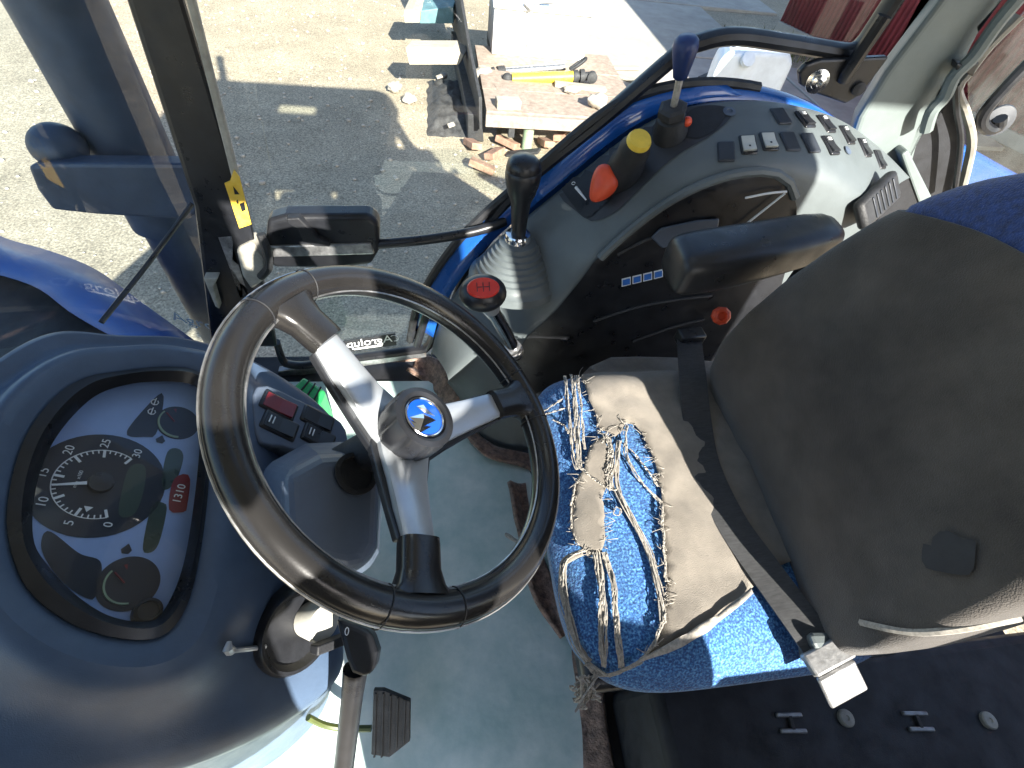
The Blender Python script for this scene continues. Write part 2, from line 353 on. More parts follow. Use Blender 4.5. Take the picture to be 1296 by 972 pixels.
rm = thing('hydraulic_ram', 'yellow hydraulic ram lying on the trailer deck', 'hydraulic ram', (1.2, 5.6, -.72))
q0, q1 = aty(648, 100, 5.55), aty(725, 97, 5.55)
MB().tube([q0, q1], .055, 20).build('barrel', M['ypaint'], rm)
ax_ = (q1-q0).normalized()
MB().lathe([(.03, -.02), (.062, 0), (.062, .05), (.045, .055), (.045, .07), (.066, .075), (.066, .12), (.04, .125), (.04, .22)], q1, ax_, 20).build('gland', M['dsteel'], rm)
MB().ball(q0-ax_*.05, (.06, .05, .06)).build('eye', M['dsteel'], rm)
MB().lathe([(.025, 0), (.055, .01), (.055, .06), (.03, .07)], q1+ax_*.2, V(0, -1, 0), 16).build('eye', M['dsteel'], rm)
hs = []
for i in range(24): tt = i/23; hs.append(q1+V(-.05+.16*math.sin(tt*3.1), .03*math.sin(tt*5), .07+.10*math.sin(tt*3.14)))
MB().tube(hs, .016, 8).build('hose', M['rubber'], rm)
sf = thing('drive_shaft', 'grey steel shaft lying behind the yellow ram', 'shaft', (1.1, 5.85, -.72))
q0, q1 = aty(632, 92, 5.8), aty(715, 85, 5.8); ax_ = (q1-q0).normalized()
MB().tube([q0, q1], [.045, .035], 16).build('tube', M['steel'], sf)
MB().lathe([(.03, -.09), (.06, -.08), (.06, -.05), (.035, -.045), (.035, -.02), (.065, -.015), (.065, .06), (.045, .07)], q0, ax_, 18).build('joint', M['dsteel'], sf)
def lump(name, px, py, Y, r, m, lab, cat, sq=.7, sd=1, grp=None):
    c = aty(px, py, Y); o = MB().ball(c, (r, r*.8, r*sq), seg=18, rings=10, wob=.35, sd=sd).build(name, m, None, smooth=50); return tag(o, lab, cat, grp)
lump('stone', 612, 96, 5.7, .11, M['stone'], 'grey stone at left end of the steel shaft on trailer', 'stone', sd=2)
lump('stone', 756, 128, 4.95, .10, M['stone'], 'rounded stone at right front corner of the trailer', 'stone', sd=5)
lump('stone', 724, 113, 5.3, .09, M['stone'], 'flat pale stone in front of the yellow ram', 'stone', .4, sd=8)
o = MB().box(aty(643, 131, 4.86)+V(0, 0, .0), (.235, .12, .09), (V(.99, .1, 0), V(-.1, .99, 0), V(0, 0, 1))).build('wood_block', M['wood2'], bevel=.008); tag(o, 'short cut wood block at the front edge of the trailer', 'wood block')
o = MB().box(aty(735, 107, 5.42)+V(.0, 0, -.02), (.55, .1, .035), (V(.995, -.1, 0), V(.1, .995, 0), V(0, 0, 1))).build('wood_plank', M['wood2'], bevel=.005); tag(o, 'pale wood plank lying before the yellow ram', 'plank')
o = MB().box(aty(645, 113, 5.3), (.28, .2, .02), (V(.98, .2, 0), V(-.2, .98, 0), V(0, 0, 1))).build('metal_plate', M['rust'], bevel=.004); tag(o, 'thin brown plate under the left end of the yellow ram', 'plate')
# timber ends beside the trailer
def beam(px, name, lab, Y, depth, m):
    P = [aty(x, y, Y) for x, y in px]; o = MB().prism(P, V(.06, depth, 0)).build(name, m, None, smooth=0, bevel=.006); return tag(o, lab, 'timber')
beam([(513, 60), (573, 60), (587, 70), (581, 82), (518, 82)], 'timber_beam', 'long pale timber end sticking out left of the trailer', 5.75, .22, M['wood2'])
beam([(511, 13), (522, 12), (532, 16), (531, 29), (512, 29)], 'timber_beam', 'short square timber end beside the teal sheet', 6.9, .5, M['wood2'])
o = MB().prism([aty(531, 30, 7.0), aty(574, 30, 7.0), aty(574, 8, 7.0), aty(530, 14, 7.0)], V(.15, .9, .05)).build('teal_box', M['teal'], None, 0, bevel=.01); tag(o, 'teal painted metal box left of the white cabinet', 'box')
for i, (px, py, r, lab) in enumerate([(500, 113, .075, 'pale rock on the gravel nearest the timber ends'), (518, 128, .07, 'pale rock on the gravel nearer the tractor shadow'), (561, 98, .05, 'small light rock in the shade beside the trailer')]):
    c = atz(px, py, G); o = MB().ball(c+V(0, 0, r*.35), (r, r*.85, r*.7), seg=16, rings=10, wob=.4, sd=i*3.3).build('rock', M['stone'], None, 50); tag(o, lab, 'rock', 'rocks on the gravel')
brk = [(598, 186, 20, 'broken brick piece under the left end of the trailer front beam'), (626, 198, -35, 'broken brick piece left of the green stand'), (642, 184, 50, 'broken brick piece just behind and left of the green stand'),
       (690, 184, 10, 'broken brick piece right of the green stand'), (610, 214, 70, 'broken brick piece nearest the black gear knob'), (708, 176, -20, 'broken brick piece farthest right under the trailer')]
for px, py, a_, lab in brk:
    c = atz(px, py, G); ca, sa = math.cos(R(a_)), math.sin(R(a_)); ti = V(0, 0, 1).lerp(V(sa, ca, .3), .25).normalized(); u_, v_, n_ = basis(ti, V(ca, sa, .1))
    o = MB().box(c+V(0, 0, .03), (.24, .11, .06), (u_, v_, n_)).build('brick', M['brick'], None, 0, bevel=.008); tag(o, lab, 'brick', 'broken bricks under the trailer')
# litter of small stones (uncountable)
k = MB(); rnd = random.Random(3)
for i in range(900):
    x, y = rnd.uniform(-4, 2.2), rnd.uniform(2.6, 9.5); r = rnd.choice((.008, .012, .016, .022))*rnd.uniform(.7, 1.3)
    k.ball(V(x, y, G-.028+r*.2+.035*noise.noise(V(x*.7, y*.7, 0))), (r, r*.8, r*.6), seg=6, rings=4, wob=.3, sd=i)
o = k.build('pebbles', M['stone'], None, 60); o['kind'] = 'stuff'
# weeds along the slab edge
k = MB()
for i in range(420):
    x = rnd.uniform(5.0, 7.5); y = 8.6+rnd.gauss(0, .35)-(x-5)*.25; h = rnd.uniform(.05, .2); a_ = rnd.uniform(0, 6.28); d = V(math.cos(a_), math.sin(a_), 0)
    b0 = V(x, y, G-.02); k.add([b0-d*.012, b0+d*.012, b0+V(rnd.uniform(-.06, .06), rnd.uniform(-.06, .06), h)], [(0, 1, 2)])
o = k.build('weeds', M['weed'], None, 0); o['kind'] = 'stuff'
for px, py, ln, an, lab in ((770, 85, .9, 8, 'pale loose board on the slab right of the white cabinet'), (812, 104, .7, -30, 'short loose board lying on the slab close to the blue lever handle'), (905, 92, .8, 40, 'dark narrow board on the shaded slab left of the canister')):
    c = atz(px, py, G+.05); d = V(math.cos(R(an)), math.sin(R(an)), 0); o = MB().box(c, (ln, .10, .03), (d, V(-d.y, d.x, 0), V(0, 0, 1))).build('loose_board', M['wood2'] if px < 900 else M['dsteel'], None, 0, bevel=.005); tag(o, lab, 'board')
# dark mound painted in for the ground shade left of the trailer
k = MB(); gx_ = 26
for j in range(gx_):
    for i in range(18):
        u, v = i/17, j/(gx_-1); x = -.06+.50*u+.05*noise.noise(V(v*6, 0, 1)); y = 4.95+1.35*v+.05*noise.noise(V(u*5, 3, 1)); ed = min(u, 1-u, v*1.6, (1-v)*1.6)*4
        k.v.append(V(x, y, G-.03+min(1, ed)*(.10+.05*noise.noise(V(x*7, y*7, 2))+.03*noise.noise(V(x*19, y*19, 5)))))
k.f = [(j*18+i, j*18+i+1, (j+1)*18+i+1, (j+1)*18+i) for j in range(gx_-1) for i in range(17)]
o = k.build('shading', mat('dark_shade', (.045, .045, .045), .8, var=.3, vs=12, bump=.4, bs=50), None, 60); tag(o, 'dark mound painted in for the shade on the ground left of the trailer', 'shading')
for px, py, lab in ((556, 97, 'white scrap on the dark shade mound farther from the tractor'), (571, 158, 'white scrap on the dark shade mound nearer the tractor')):
    c = atz(px, py, G+.10); o = MB().box(c, (.07, .05, .02), (V(.9, .3, .2).normalized(), V(-.3, .9, .1).normalized(), V(-.15, -.15, .97).normalized())).build('scrap', M['stone'], None, 0, bevel=.006); tag(o, lab, 'scrap')
# white canister on the slabs
jc = thing('jerrycan', 'white plastic jerrycan with moulded grip beyond the blue fender', 'jerrycan', (3.6, 5.3, G))
Y = 4.6; P = [aty(x, y, Y) for x, y in ((898, 118), (903, 92), (912, 74), (925, 66), (962, 65), (1000, 68), (1004, 82), (990, 122))]
bz = G
P[0].z = bz; P[-1].z = bz
MB().prism(P, V(.12, .34, 0)).build('body', M['can'], jc, 30, bevel=.04, bseg=4)
cc = aty(944, 72, Y); MB().tube([aty(926, 70, Y+.1), aty(932, 60, Y+.12)+V(0, 0, .02), aty(950, 58, Y+.14)+V(0, 0, .02), aty(968, 66, Y+.15)], .026, 10).build('grip', M['can'], jc)
MB().lathe([(.05, -.01), (.06, .0), (.06, .04), (.03, .045)], aty(944, 76, Y)+V(0, -.01, 0), V(0, -.8, .6), 20).build('cap', M['can'], jc)

# ================================================================== TRACTOR
tk = thing('tractor', 'blue tractor whose cab shell, bonnet and fenders surround the seat', 'tractor', (0, .3, 0))
struct_floor = MB().box((.35, .3, -.03), (2.1, 1.5, .05)).build('cab_floor', M['blackm'], tk)
rf = MB(); rc_ = .24
edge = [V(-.95, .74, 1.67), V(-.95, .98-rc_, 1.67)]+[V(-.95+rc_-rc_*math.cos(a), .98-rc_+rc_*math.sin(a), 1.67) for a in [R(10+i*10) for i in range(9)]]+[V(1.15-rc_+rc_*math.sin(a), .98-rc_+rc_*math.cos(a), 1.67) for a in [R(i*10) for i in range(1, 10)]]+[V(1.15, .735, 1.67)]
rf.prism(edge, V(0, 0, .17)); rf.box((-.49, .02, 1.755), (.92, 1.43, .17)).box((.78, .02, 1.755), (.74, 1.43, .17)).box((.19, -.20, 1.755), (.439, .99, .17))
rfo = rf.build('roof', M['liner'], tk, 0)
MB().box((.19, .515, 1.80), (.44, .44, .006)).build('added_hatch', M['glass'], rfo, 0)  # unseen hatch, added for sky light inside and a reflection on the cluster
def ext(lo, top, z): d = top-lo; return top+d*((z-top.z)/d.z)
# front right pillar
P = [aty(x, y, .90) for x, y in ((150, -40), (226, -40), (233, 0), (318, 285), (352, 440), (268, 440), (246, 262), (160, 0))]
P[0] = ext(P[6], P[7], 1.675); P[1] = ext(P[3], P[2], 1.675)
MB().prism(P, V(-.02, .07, 0)).build('front_pillar', M['black'], tk, 0, bevel=.008)
P = [aty(x, y, .895) for x, y in ((229, -40), (240, -40), (318, 278), (309, 278))]
P[0] = ext(P[3], P[0], 1.67); P[1] = ext(P[2], P[1], 1.67)
MB().prism(P, V(0, -.012, 0)).build('pillar_seal', M['seal'], tk, 0, bevel=.003)
# sticker on the pillar
P = [aty(x, y, .880) for x, y in ((284, 232), (291, 229), (296, 215), (303, 224), (318, 284), (303, 289))]
stk = MB().prism(P, V(0, .002, 0)).build('warning_sticker', M['sticker'], tk, 0)
o_ = aty(299, 246, .8785); k = MB()
k.prism([aty(295, 236, .8788), aty(303, 246, .8788), aty(297, 246, .8788)], V(0, .0005, 0)); k.prism([aty(303, 258, .8788), aty(309, 256, .8788), aty(311, 266, .8788), aty(306, 268, .8788)], V(0, .0005, 0)); k.prism([aty(299, 254, .8788), aty(301, 253, .8788), aty(302, 258, .8788), aty(300, 258, .8788)], V(0, .0005, 0))
k.build('sticker_print', M['black'], stk, 0)
# rear right pillar trim (grey)
P = [aty(x, y, .96) for x, y in ((1215, -40), (1190, 0), (1120, 92), (1085, 150), (1072, 190), (1150, 228), (1160, 190), (1175, 150), (1205, 100), (1225, 72), (1262, 0), (1285, -40))]
P[0] = ext(P[2], P[1], 1.68); P[-1] = ext(P[-3], P[-2], 1.68)
MB().prism(P, V(.03, .0, .0)+V(0, .06, 0)).build('rear_pillar', M['trim'], tk, 0, bevel=.016, bseg=4)
# side edge trim and clips of the rear pillar
k = MB(); k.tube(crom([aty(x, y, .93) for x, y in ((1296, -10), (1262, 30), (1232, 72), (1208, 96), (1196, 122), (1180, 140), (1172, 165))], 24), .012, 8); k.build('pillar_edging', M['trim'], tk)
k = MB(); k.prism([aty(x, y, .925) for x, y in ((1212, 80), (1226, 84), (1240, 78), (1232, 98), (1222, 92), (1210, 90))], V(.01, .03, 0)); k.build('pillar_clip', M['black'], tk, 0, bevel=.003)
# dark recess behind pillar, light sealing lip
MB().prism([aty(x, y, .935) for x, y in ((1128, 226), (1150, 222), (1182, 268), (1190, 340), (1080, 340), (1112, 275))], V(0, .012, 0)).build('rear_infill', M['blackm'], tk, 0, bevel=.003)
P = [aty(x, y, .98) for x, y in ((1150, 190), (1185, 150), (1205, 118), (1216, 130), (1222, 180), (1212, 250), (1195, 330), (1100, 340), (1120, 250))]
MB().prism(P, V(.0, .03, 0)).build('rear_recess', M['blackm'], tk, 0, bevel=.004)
k = MB(); k.tube(crom([aty(x, y, .955) for x, y in ((1290, 20), (1250, 60), (1226, 92), (1212, 112), (1222, 140), (1230, 176), (1224, 212), (1214, 250))], 30), .011, 8, flat=.7); k.build('window_seal', M['seal'], tk)
k = MB(); k.tube(crom([aty(x, y, .94) for x, y in ((1210, 108), (1211, 140), (1216, 180), (1208, 245))], 18), .006, 8); k.build('seal_lip', M['black'], tk)
k = MB(); k.prism([aty(x, y, .93) for x, y in ((1141, 196), (1150, 190), (1186, 262), (1170, 276))], V(.0, .03, .0)); k.build('corner_trim', M['trim'], tk, 0, bevel=.004)
# quarter window with handle
qw = thing('quarter_window', 'rear side window pane with a curved black catch handle', 'window', (1.2, 1.0, .9))
P = [aty(x, y, 1.0) for x, y in ((1226, 92), (1330, -20), (1500, -20), (1500, 330), (1215, 250), (1228, 176))]
MB().prism(P, V(0, .004, 0)).build('pane', M['glass'], qw, 0)
hp = crom([aty(x, y, .95) for x, y in ((1320, 62), (1290, 92), (1262, 122), (1246, 142), (1243, 156), (1252, 164), (1264, 160), (1266, 150))], 30)
MB().tube(hp, .012, 10).build('handle', M['black'], qw)
p = aty(1262, 152, .985); MB().lathe([(.028, 0), (.032, .004), (.03, .008), (.012, .009), (.012, .02), (.002, .021)], p, V(-.3, -1, .2), 24).build('washer', M['pod'], qw)
# bonnet: blue side with dark centre
rows = [[(-60, 262), (0, 300), (60, 318), (120, 342), (180, 385), (245, 432)], [(-60, 290), (0, 322), (55, 340), (110, 366), (165, 402), (240, 440)], [(-80, 330), (0, 348), (50, 366), (90, 396), (150, 430), (230, 470)]]
zz = [.33, .37, .36]; rr = [[atz(x, y, z) for x, y in crom([V(x, y, 0) for x, y in r], 24) and [(q.x, q.y) for q in crom([V(x, y, 0) for x, y in r], 24)]] for r, z in zip(rows, zz)]
skirt = [p+V(.0, .03, -.35) for p in rr[0]]
MB().loft([skirt, rr[0], rr[1], rr[2]], closed=False).build('bonnet', M['bonnet'], tk, 60, solid=.006)
inner = [[atz(q.x, q.y, .34) for q in crom([V(x, y, 0) for x, y in ((-80, 328), (0, 346), (50, 364), (90, 394), (150, 428), (230, 468))], 24)]]
inner.append([p+V(-.05, -.35, -.06) for p in inner[0]]); inner.append([p+V(-.3, -1.0, -.08) for p in inner[0]])
MB().loft(inner, closed=False).build('bonnet_grille', M['blackm'], tk, 60, solid=.006)
# rear fender, blue, beyond the console
A_px = [(545, 442), (556, 400), (575, 365), (605, 325), (640, 290), (700, 240), (800, 160), (870, 128), (960, 120), (1050, 140), (1110, 180), (1150, 220)]
B_px = [(568, 478), (588, 458), (615, 440), (650, 428), (690, 396), (750, 328), (825, 264), (890, 228), (955, 209), (1010, 208), (1060, 226), (1110, 262)]
A3 = crom([aty(x, y, .95) for x, y in A_px], 60); 
f1 = [p+V(-.012, .0, -.012) for p in A3]; f2 = [p+V(-.045, .035, .004) for p in A3]; f3 = [p+V(-.05, .075, -.004) for p in A3]; f4 = [p+V(-.045, .095, -.03) for p in A3]; f5 = [p+V(-.04, .10, -.22) for p in A3]
m0 = 22
tail = lambda f: [f[-1]+V(.12*i, 0, -.06*i-.03*i*i) for i in range(1, 6)]
f6 = [V(p.x-.03, 1.06, min(-.7, p.z-.3)) for p in A3]
fl = [f[m0:]+tail(f) for f in (f1, f2, f3, f4, f5)]+[f6[m0:]+[V(f6[-1].x+.13*i, 1.06, -.7) for i in range(1, 6)]]
MB().loft(fl, closed=False).build('fender', M['blue'], tk, 60, solid=.004)
# painted sill between console and door
k = MB(); s1 = A3[2:40]; k.loft([[p+V(.0, .004, -.004) for p in s1], [p+V(-.03, .02, .006) for p in s1], [p+V(-.052, .03, .0) for p in s1], [p+V(-.052, .03, -.03) for p in s1]], closed=False)
k.build('door_sill', M['blue'], tk, 50, solid=.003)
k = MB(); k.tube([p+V(-.06, .03, .005) for p in A3[0:44]], .011, 8); k.build('sill_seal', M['rubber'], tk)
P = [aty(x, y, 1.12) for x, y in ((1212, 184), (1232, 188), (1310, 232), (1400, 300), (1400, 420), (1205, 300))]
MB().prism(P, V(0, .1, -.01)).build('fender_tail', M['blue'], tk, 0, bevel=.02, bseg=4)
# exhaust
ex = thing('exhaust_stack', 'dark blue-grey exhaust stack left of the black front pillar', 'exhaust', (-.72, 1.27, -.2))
e0, e1 = aty(300, 470, 1.22), aty(70, 0, 1.22); ec = V((e0.x+e1.x)/2, 1.22, 0)
dirE = (aty(192, 240, 1.22)-aty(72, 0, 1.22)).normalized(); eb = aty(192, 240, 1.22)
MB().tube([eb+dirE*.55, eb+dirE*.1, eb+dirE*.09, eb-dirE*.9], [.066, .066, .083, .083], 32).build('silencer', M['exh'], ex)
MB().tube([eb-dirE*.9, eb-dirE*1.6], .04, 24).build('tailpipe', M['exh'], ex)
# dark blue band / lamp
mi = thing('blue_band', 'dark blue band with round lamp beside the exhaust', 'band', (-.7, 1.05, .5))
P = [aty(x, y, 1.05) for x, y in ((34, 210), (60, 207), (245, 208), (254, 268), (236, 279), (120, 272), (66, 266), (46, 240))]
MB().prism(P, V(0, .06, -.01)).build('dark_band', M['exh'], mi, 0, bevel=.008)  # solid dark blue band in front of the exhaust
MB().ball(aty(74, 186, 1.12), (.052, .05, .047), seg=28, rings=16).build('lamp', M['exh'], mi)
# wiper rod
o = MB().tube(crom([aty(243, 258, .86), aty(190, 330, .79), aty(128, 408, .66)], 12), .0045, 8).build('wiper_arm', M['black']); tag(o, 'thin black wiper arm running down to the dashboard edge', 'wiper')
# windshield
wb = [V(-.56, .99, .1), V(-.61, .85, .1), V(-.66, .6, .1), V(-.67, .3, .1), V(-.66, -.2, .1)]; wb = crom(wb, 14)
MB().loft([[p+V(.0, 0, .0) for p in wb], [p+V(.06, -.01, .75) for p in wb], [p+V(.13, -.04, 1.56) for p in wb]], closed=False).build('windshield', M['wglass'], tk, 60)
# unseen left side of the cab: boards and bars added to shade the interior
YL = -.5
def shade_part(name, x0, x1, z0, z1, th=.05, m='black', bev=.012):
    return MB().box(((x0+x1)/2, YL, (z0+z1)/2), (x1-x0, th, z1-z0)).build(name, M[m], tk, bevel=bev)
shade_part('shade_panel', -.62, .03, .925, 1.66)
shade_part('shade_panel', -.62, -.015, .47, .923)
shade_part('shade_block', .025, .105, .93, 1.165)
shade_part('shade_post', .31, .53, 1.11, 1.66)
shade_part('shade_post', .31, .53, -.3, .86)
shade_part('shade_stay', .31, .375, .855, 1.115)
shade_part('low_shade_panel', .0, .305, .19, .74)
shade_part('shade_header', .035, .305, 1.47, 1.66)
shade_part('shade_header', .535, .73, 1.47, 1.66)
shade_part('shade_flange', .232, .312, 1.30, 1.472)
shade_part('shade_flange', .59, .73, 1.14, 1.465)
shade_part('rear_shade_panel', 1.125, 1.75, -.3, 1.0)
MB().box((1.36, -.5, 1.84), (.5, .2, .14)).build('shade_slab', M['trim'], tk, bevel=.03)  # unseen slab, added to shade the top of the rear pillar
shade_part('wide_shade_post', .735, 1.12, -.3, 1.66)
shade_part('mid_shade_panel', .535, .73, -.3, .78)
k = MB(); k.tube(crom([V(.33, YL, 1.20), V(.27, YL, 1.17), V(.21, YL, 1.14), V(.09, YL, 1.125)], 14), [.03, .03, .03, .034, .04, .045, .05, .055, .06, .06, .06, .06, .06, .06], 12); k.build('shade_tube', M['black'], tk)  # made-up tube that shades the lower wheel rim
k = MB(); k.tube([V(.02, YL, 1.278), V(.075, YL, 1.276), V(.10, YL, 1.282), V(.19, YL, 1.268)], [.024, .024, .012, .011], 10); k.build('shade_bar', M['black'], tk)  # made-up bar that casts a thin shadow on rim and spoke

# ------------------------------------------------------------------ right cab door
dr = thing('cab_door', 'right glass cab door in black tube frame with latch box', 'door', (0, .98, .1))
YD = .985
fr_px = [(322, 290), (352, 440), (372, 462), (430, 455), (520, 443), (543, 436), (556, 396), (572, 352), (600, 306), (660, 234), (760, 152), (858, 68), (885, 54), (930, 46), (1000, 55), (1072, 66), (1090, 58), (1104, 40), (1150, -30)]
fr3 = [aty(x, y, YD) for x, y in fr_px]; fr3.append(ext(fr3[-2], fr3[-1], 1.5))
fp = crom(fr3[:-1], 150)
k = MB(); k.tube(fp[24:]+[fr3[-1]], [.013+.007*min(1, i/60) for i in range(127)], 10, flat=.75); k.build('frame', M['black'], dr)
k = MB(); k.tube([p+V(.028, .012, -.02) for p in fp[58:104]], .010, 8); k.build('frame_seal', M['rubber'], dr)
gp = [aty(x, y, YD) for x, y in [(232, -60)]+fr_px+[(1180, -60)]]
v2 = [Vector((p.x, p.z)) for p in gp]; res = delaunay_2d_cdt(v2, [], [list(range(len(v2)))], 1, 1e-5)
MB().add([V(p[0], YD+.004, p[1]) for p in res[0]], [tuple(f) for f in res[2]]).build('pane', M['glass'], dr, 0)
# lower sill bar
MB().prism([aty(x, y, YD-.012) for x, y in ((352, 470), (430, 460), (535, 445), (540, 452), (430, 468), (352, 480))], V(0, .02, 0)).build('bottom_rail', M['steel'], dr, 0, bevel=.002)
# latch box
lb = MB(); P = [aty(x, y, .93) for x, y in ((338, 280), (360, 274), (468, 273), (480, 285), (480, 318), (470, 336), (430, 341), (345, 340), (334, 318))]
lb.prism(P, V(.0, .05, .0)); lbo = lb.build('latch_box', M['black'], dr, 0, bevel=.012, bseg=4)
P = [aty(x, y, .915) for x, y in ((362, 277), (378, 276), (392, 290), (402, 302), (416, 308), (418, 313), (398, 312), (384, 306), (376, 290), (364, 284))]
MB().prism(P, V(0, .02, 0)).build('latch_lever', M['blackm'], lbo, 0, bevel=.003)
P = [aty(x, y, .925) for x, y in ((340, 312), (470, 308), (474, 322), (345, 326))]
MB().prism(P, V(0, .01, 0)).build('latch_lip', M['steel'], lbo, 0, bevel=.003)
gb = crom([aty(476, 309, .945), aty(540, 303, .94), aty(600, 293, .95), aty(640, 280, .965)], 14)
MB().tube(gb, .0115, 12).build('grab_bar', M['black'], dr)
# pull handle bottom right of pane and boss
MB().lathe([(.016, 0), (.018, .004), (.018, .012), (.008, .014)], aty(524, 420, YD-.002), V(0, -1, 0), 20).build('pane_boss', M['black'], dr)
MB().tube(crom([aty(528, 437, .96), aty(533, 420, .955), aty(540, 398, .955), aty(548, 380, .96)], 10), .011, 10).build('pull_handle', M['black'], dr)
# striker and pivot block at the front
k = MB(); k.prism([aty(x, y, .90) for x, y in ((272, 298), (296, 296), (300, 318), (310, 352), (318, 375), (302, 380), (288, 340))], V(0, .05, 0)); k.build('striker_plate', M['steel'], dr, 0, bevel=.005)
k = MB(); k.prism([aty(x, y, .885) for x, y in ((298, 318), (318, 308), (336, 330), (340, 352), (318, 368), (306, 350))], V(0, .05, 0)); k.build('pivot_block', M['seal'], dr, 0, bevel=.008)
k = MB(); k.prism([aty(x, y, .88) for x, y in ((257, 352), (276, 352), (270, 364), (278, 392), (272, 388))], V(0, .03, 0)); k.build('catch', M['seal'], dr, 0, bevel=.003)
k = MB(); k.tube(crom([aty(330, 296, .885), aty(338, 318, .88), aty(340, 338, .88), aty(330, 350, .885)], 12), .009, 8); k.build('latch_cable', M['rubber'], dr)
# sticker with mirrored lettering
so_ = aty(465, 437, YD-.001); xd = (aty(430, 442, YD)-aty(500, 432, YD)).normalized(); yd = V(0, 0, 1)
P = [aty(x, y, YD-.0005) for x, y in ((434, 432), (500, 422), (502, 437), (438, 446))]
st = MB().prism(P, V(0, .0004, 0)).build('sticker', M['blackm'], dr, 0)
text('sticker_text', 'Agrolupe', .042, aty(463, 433, YD-.002), xd, yd, M['white'], st)
P = [aty(x, y, YD-.0012) for x, y in ((448, 441), (484, 436), (484, 438), (448, 443))]; MB().prism(P, V(0, .0004, 0)).build('sticker_rule', M['white'], st, 0)
cc = aty(499, 428, YD-.002); k = MB(); k.tube([cc+V(math.cos(a)*.012, 0, math.sin(a)*.012) for a in [R(-100+i*20) for i in range(13)]], .0012, 6); k.build('sticker_emblem', M['white'], st)
dm = M['white'].copy(); dm.name = 'window_decal'; N = dm.node_tree.nodes; tl = N.new('ShaderNodeBsdfTranslucent'); tl.inputs[0].default_value = (.9, .95, .95, 1); mx = N.new('ShaderNodeMixShader'); mx.inputs[0].default_value = .3
dm.node_tree.links.new(N['Principled BSDF'].outputs[0], mx.inputs[1]); dm.node_tree.links.new(tl.outputs[0], mx.inputs[2]); dm.node_tree.links.new(mx.outputs[0], N['Material Output'].inputs[0])
st2 = text('lettering', 'Agrolupe', .05, aty(268, 413, .985), (aty(290, 418, .985)-aty(240, 405, .985)).normalized(), V(0, 0, 1), dm, dr)
# rear hinge with bolt
hg = MB().prism([aty(x, y, .955) for x, y in ((1012, 92), (1022, 82), (1040, 76), (1088, 74), (1126, 72), (1090, 120), (1070, 132), (1048, 124), (1030, 118), (1014, 108))], V(.0, .016, 0)).build('hinge', M['black'], dr, 0, bevel=.004)
MB().lathe([(.021, 0), (.021, .003), (.013, .004), (.013, .011), (.006, .012), (.006, .007), (.001, .007)], aty(1034, 103, .953), V(-.2, -1, .1), 24).build('bolt', M['chrome'], hg)
MB().lathe([(.012, 0), (.012, .006), (.004, .009)], aty(1086, 112, .953), V(-.2, -1, .1), 20).build('rivet', M['dsteel'], hg)
MB().tube([aty(1120, 20, .945), aty(1072, 92, .95), aty(1068, 100, .955)], .013, 10).build('hinge_arm', M['black'], dr)

# ================================================================== FLOOR COVER
fm = MB(); out = [(-.62, -.30), (.30, -.30), (.31, .10), (.30, .42), (.235, .62), (.11, .69), (.085, .78), (.03, .93), (-.60, .945)]
v2 = [Vector(p) for p in out]; gx = [Vector((-.58+.05*i+.001*j, -.27+.05*j)) for i in range(18) for j in range(24)]
def inside(p, poly):
    c = False
    for i in range(len(poly)):
        a, b = poly[i], poly[i-1]
        if (a[1] > p[1]) != (b[1] > p[1]) and p[0] < (b[0]-a[0])*(p[1]-a[1])/(b[1]-a[1])+a[0]: c = not c
    return c
def cdt(poly, step, jitter=.15):
    """triangulated patch of polygon (list of 2-D points) with inner points"""
    P = [Vector((p[0], p[1])) for p in poly]; n = len(P)
    x0, x1 = min(p.x for p in P), max(p.x for p in P); y0, y1 = min(p.y for p in P), max(p.y for p in P); rn = random.Random(1)
    pts = []
    x = x0
    while x < x1:
        y = y0
        while y < y1:
            q = (x+rn.uniform(-1, 1)*step*jitter, y+rn.uniform(-1, 1)*step*jitter)
            if inside(q, poly) and all((Vector(q)-p).length > step*.5 for p in P): pts.append(Vector(q))
            y += step
        x += step
    r = delaunay_2d_cdt(P+pts, [], [list(range(n))], 1, 1e-6); q = [(p.x, p.y) for p in P]
    return r[0], [f for f in r[2] if inside((sum(r[0][i].x for i in f)/len(f), sum(r[0][i].y for i in f)/len(f)), q)]
vv, ff = cdt(out, .045)
fm.add([V(p.x, p.y, .004+.002*noise.noise(V(p.x*9, p.y*9, 0))) for p in vv], [tuple(f) for f in ff])
o = fm.build('floor_mat', M['mat_'], None, 60); tag(o, 'stained turquoise vinyl mat covering the cab floor', 'floor mat')
# brown carpet edging
def strip(pxs, z, w, name, lab, m=M['carpet'], th=.012, curl=.01):
    c = crom([atz(x, y, z) for x, y in pxs], 40); rs = []
    for i, p in enumerate(c):
        t = (c[min(39, i+1)]-c[max(0, i-1)]).normalized(); b = V(-t.y, t.x, 0); wv = w*(.8+.35*noise.noise(p*9))
        rs.append([p+b*wv*u+V(0, 0, curl*math.sin(u*3+p.x*20)+.006*noise.noise(p*30+b*u*3)) for u in (-.5, -.25, 0, .25, .5)])
    o = MB().loft(rs, closed=False).build(name, m, None, 60, solid=th); return tag(o, lab, 'carpet')
strip([(585, 520), (598, 552), (622, 572), (660, 580), (690, 590)], .02, .055, 'carpet_strip', 'brown carpet strip curling round the foot of the side console')
strip([(655, 610), (668, 680), (690, 750), (720, 800)], .02, .06, 'carpet_strip', 'brown carpet edge under the torn seat front', curl=.02)
strip([(735, 800), (745, 860), (752, 920), (760, 990)], .02, .06, 'carpet_strip', 'brown carpet edge by the black seat base', curl=.015)
strip([(522, 458), (545, 468), (566, 490), (584, 508)], .025, .09, 'carpet_strip', 'ribbed brown carpet corner beside the door sill', curl=.03)
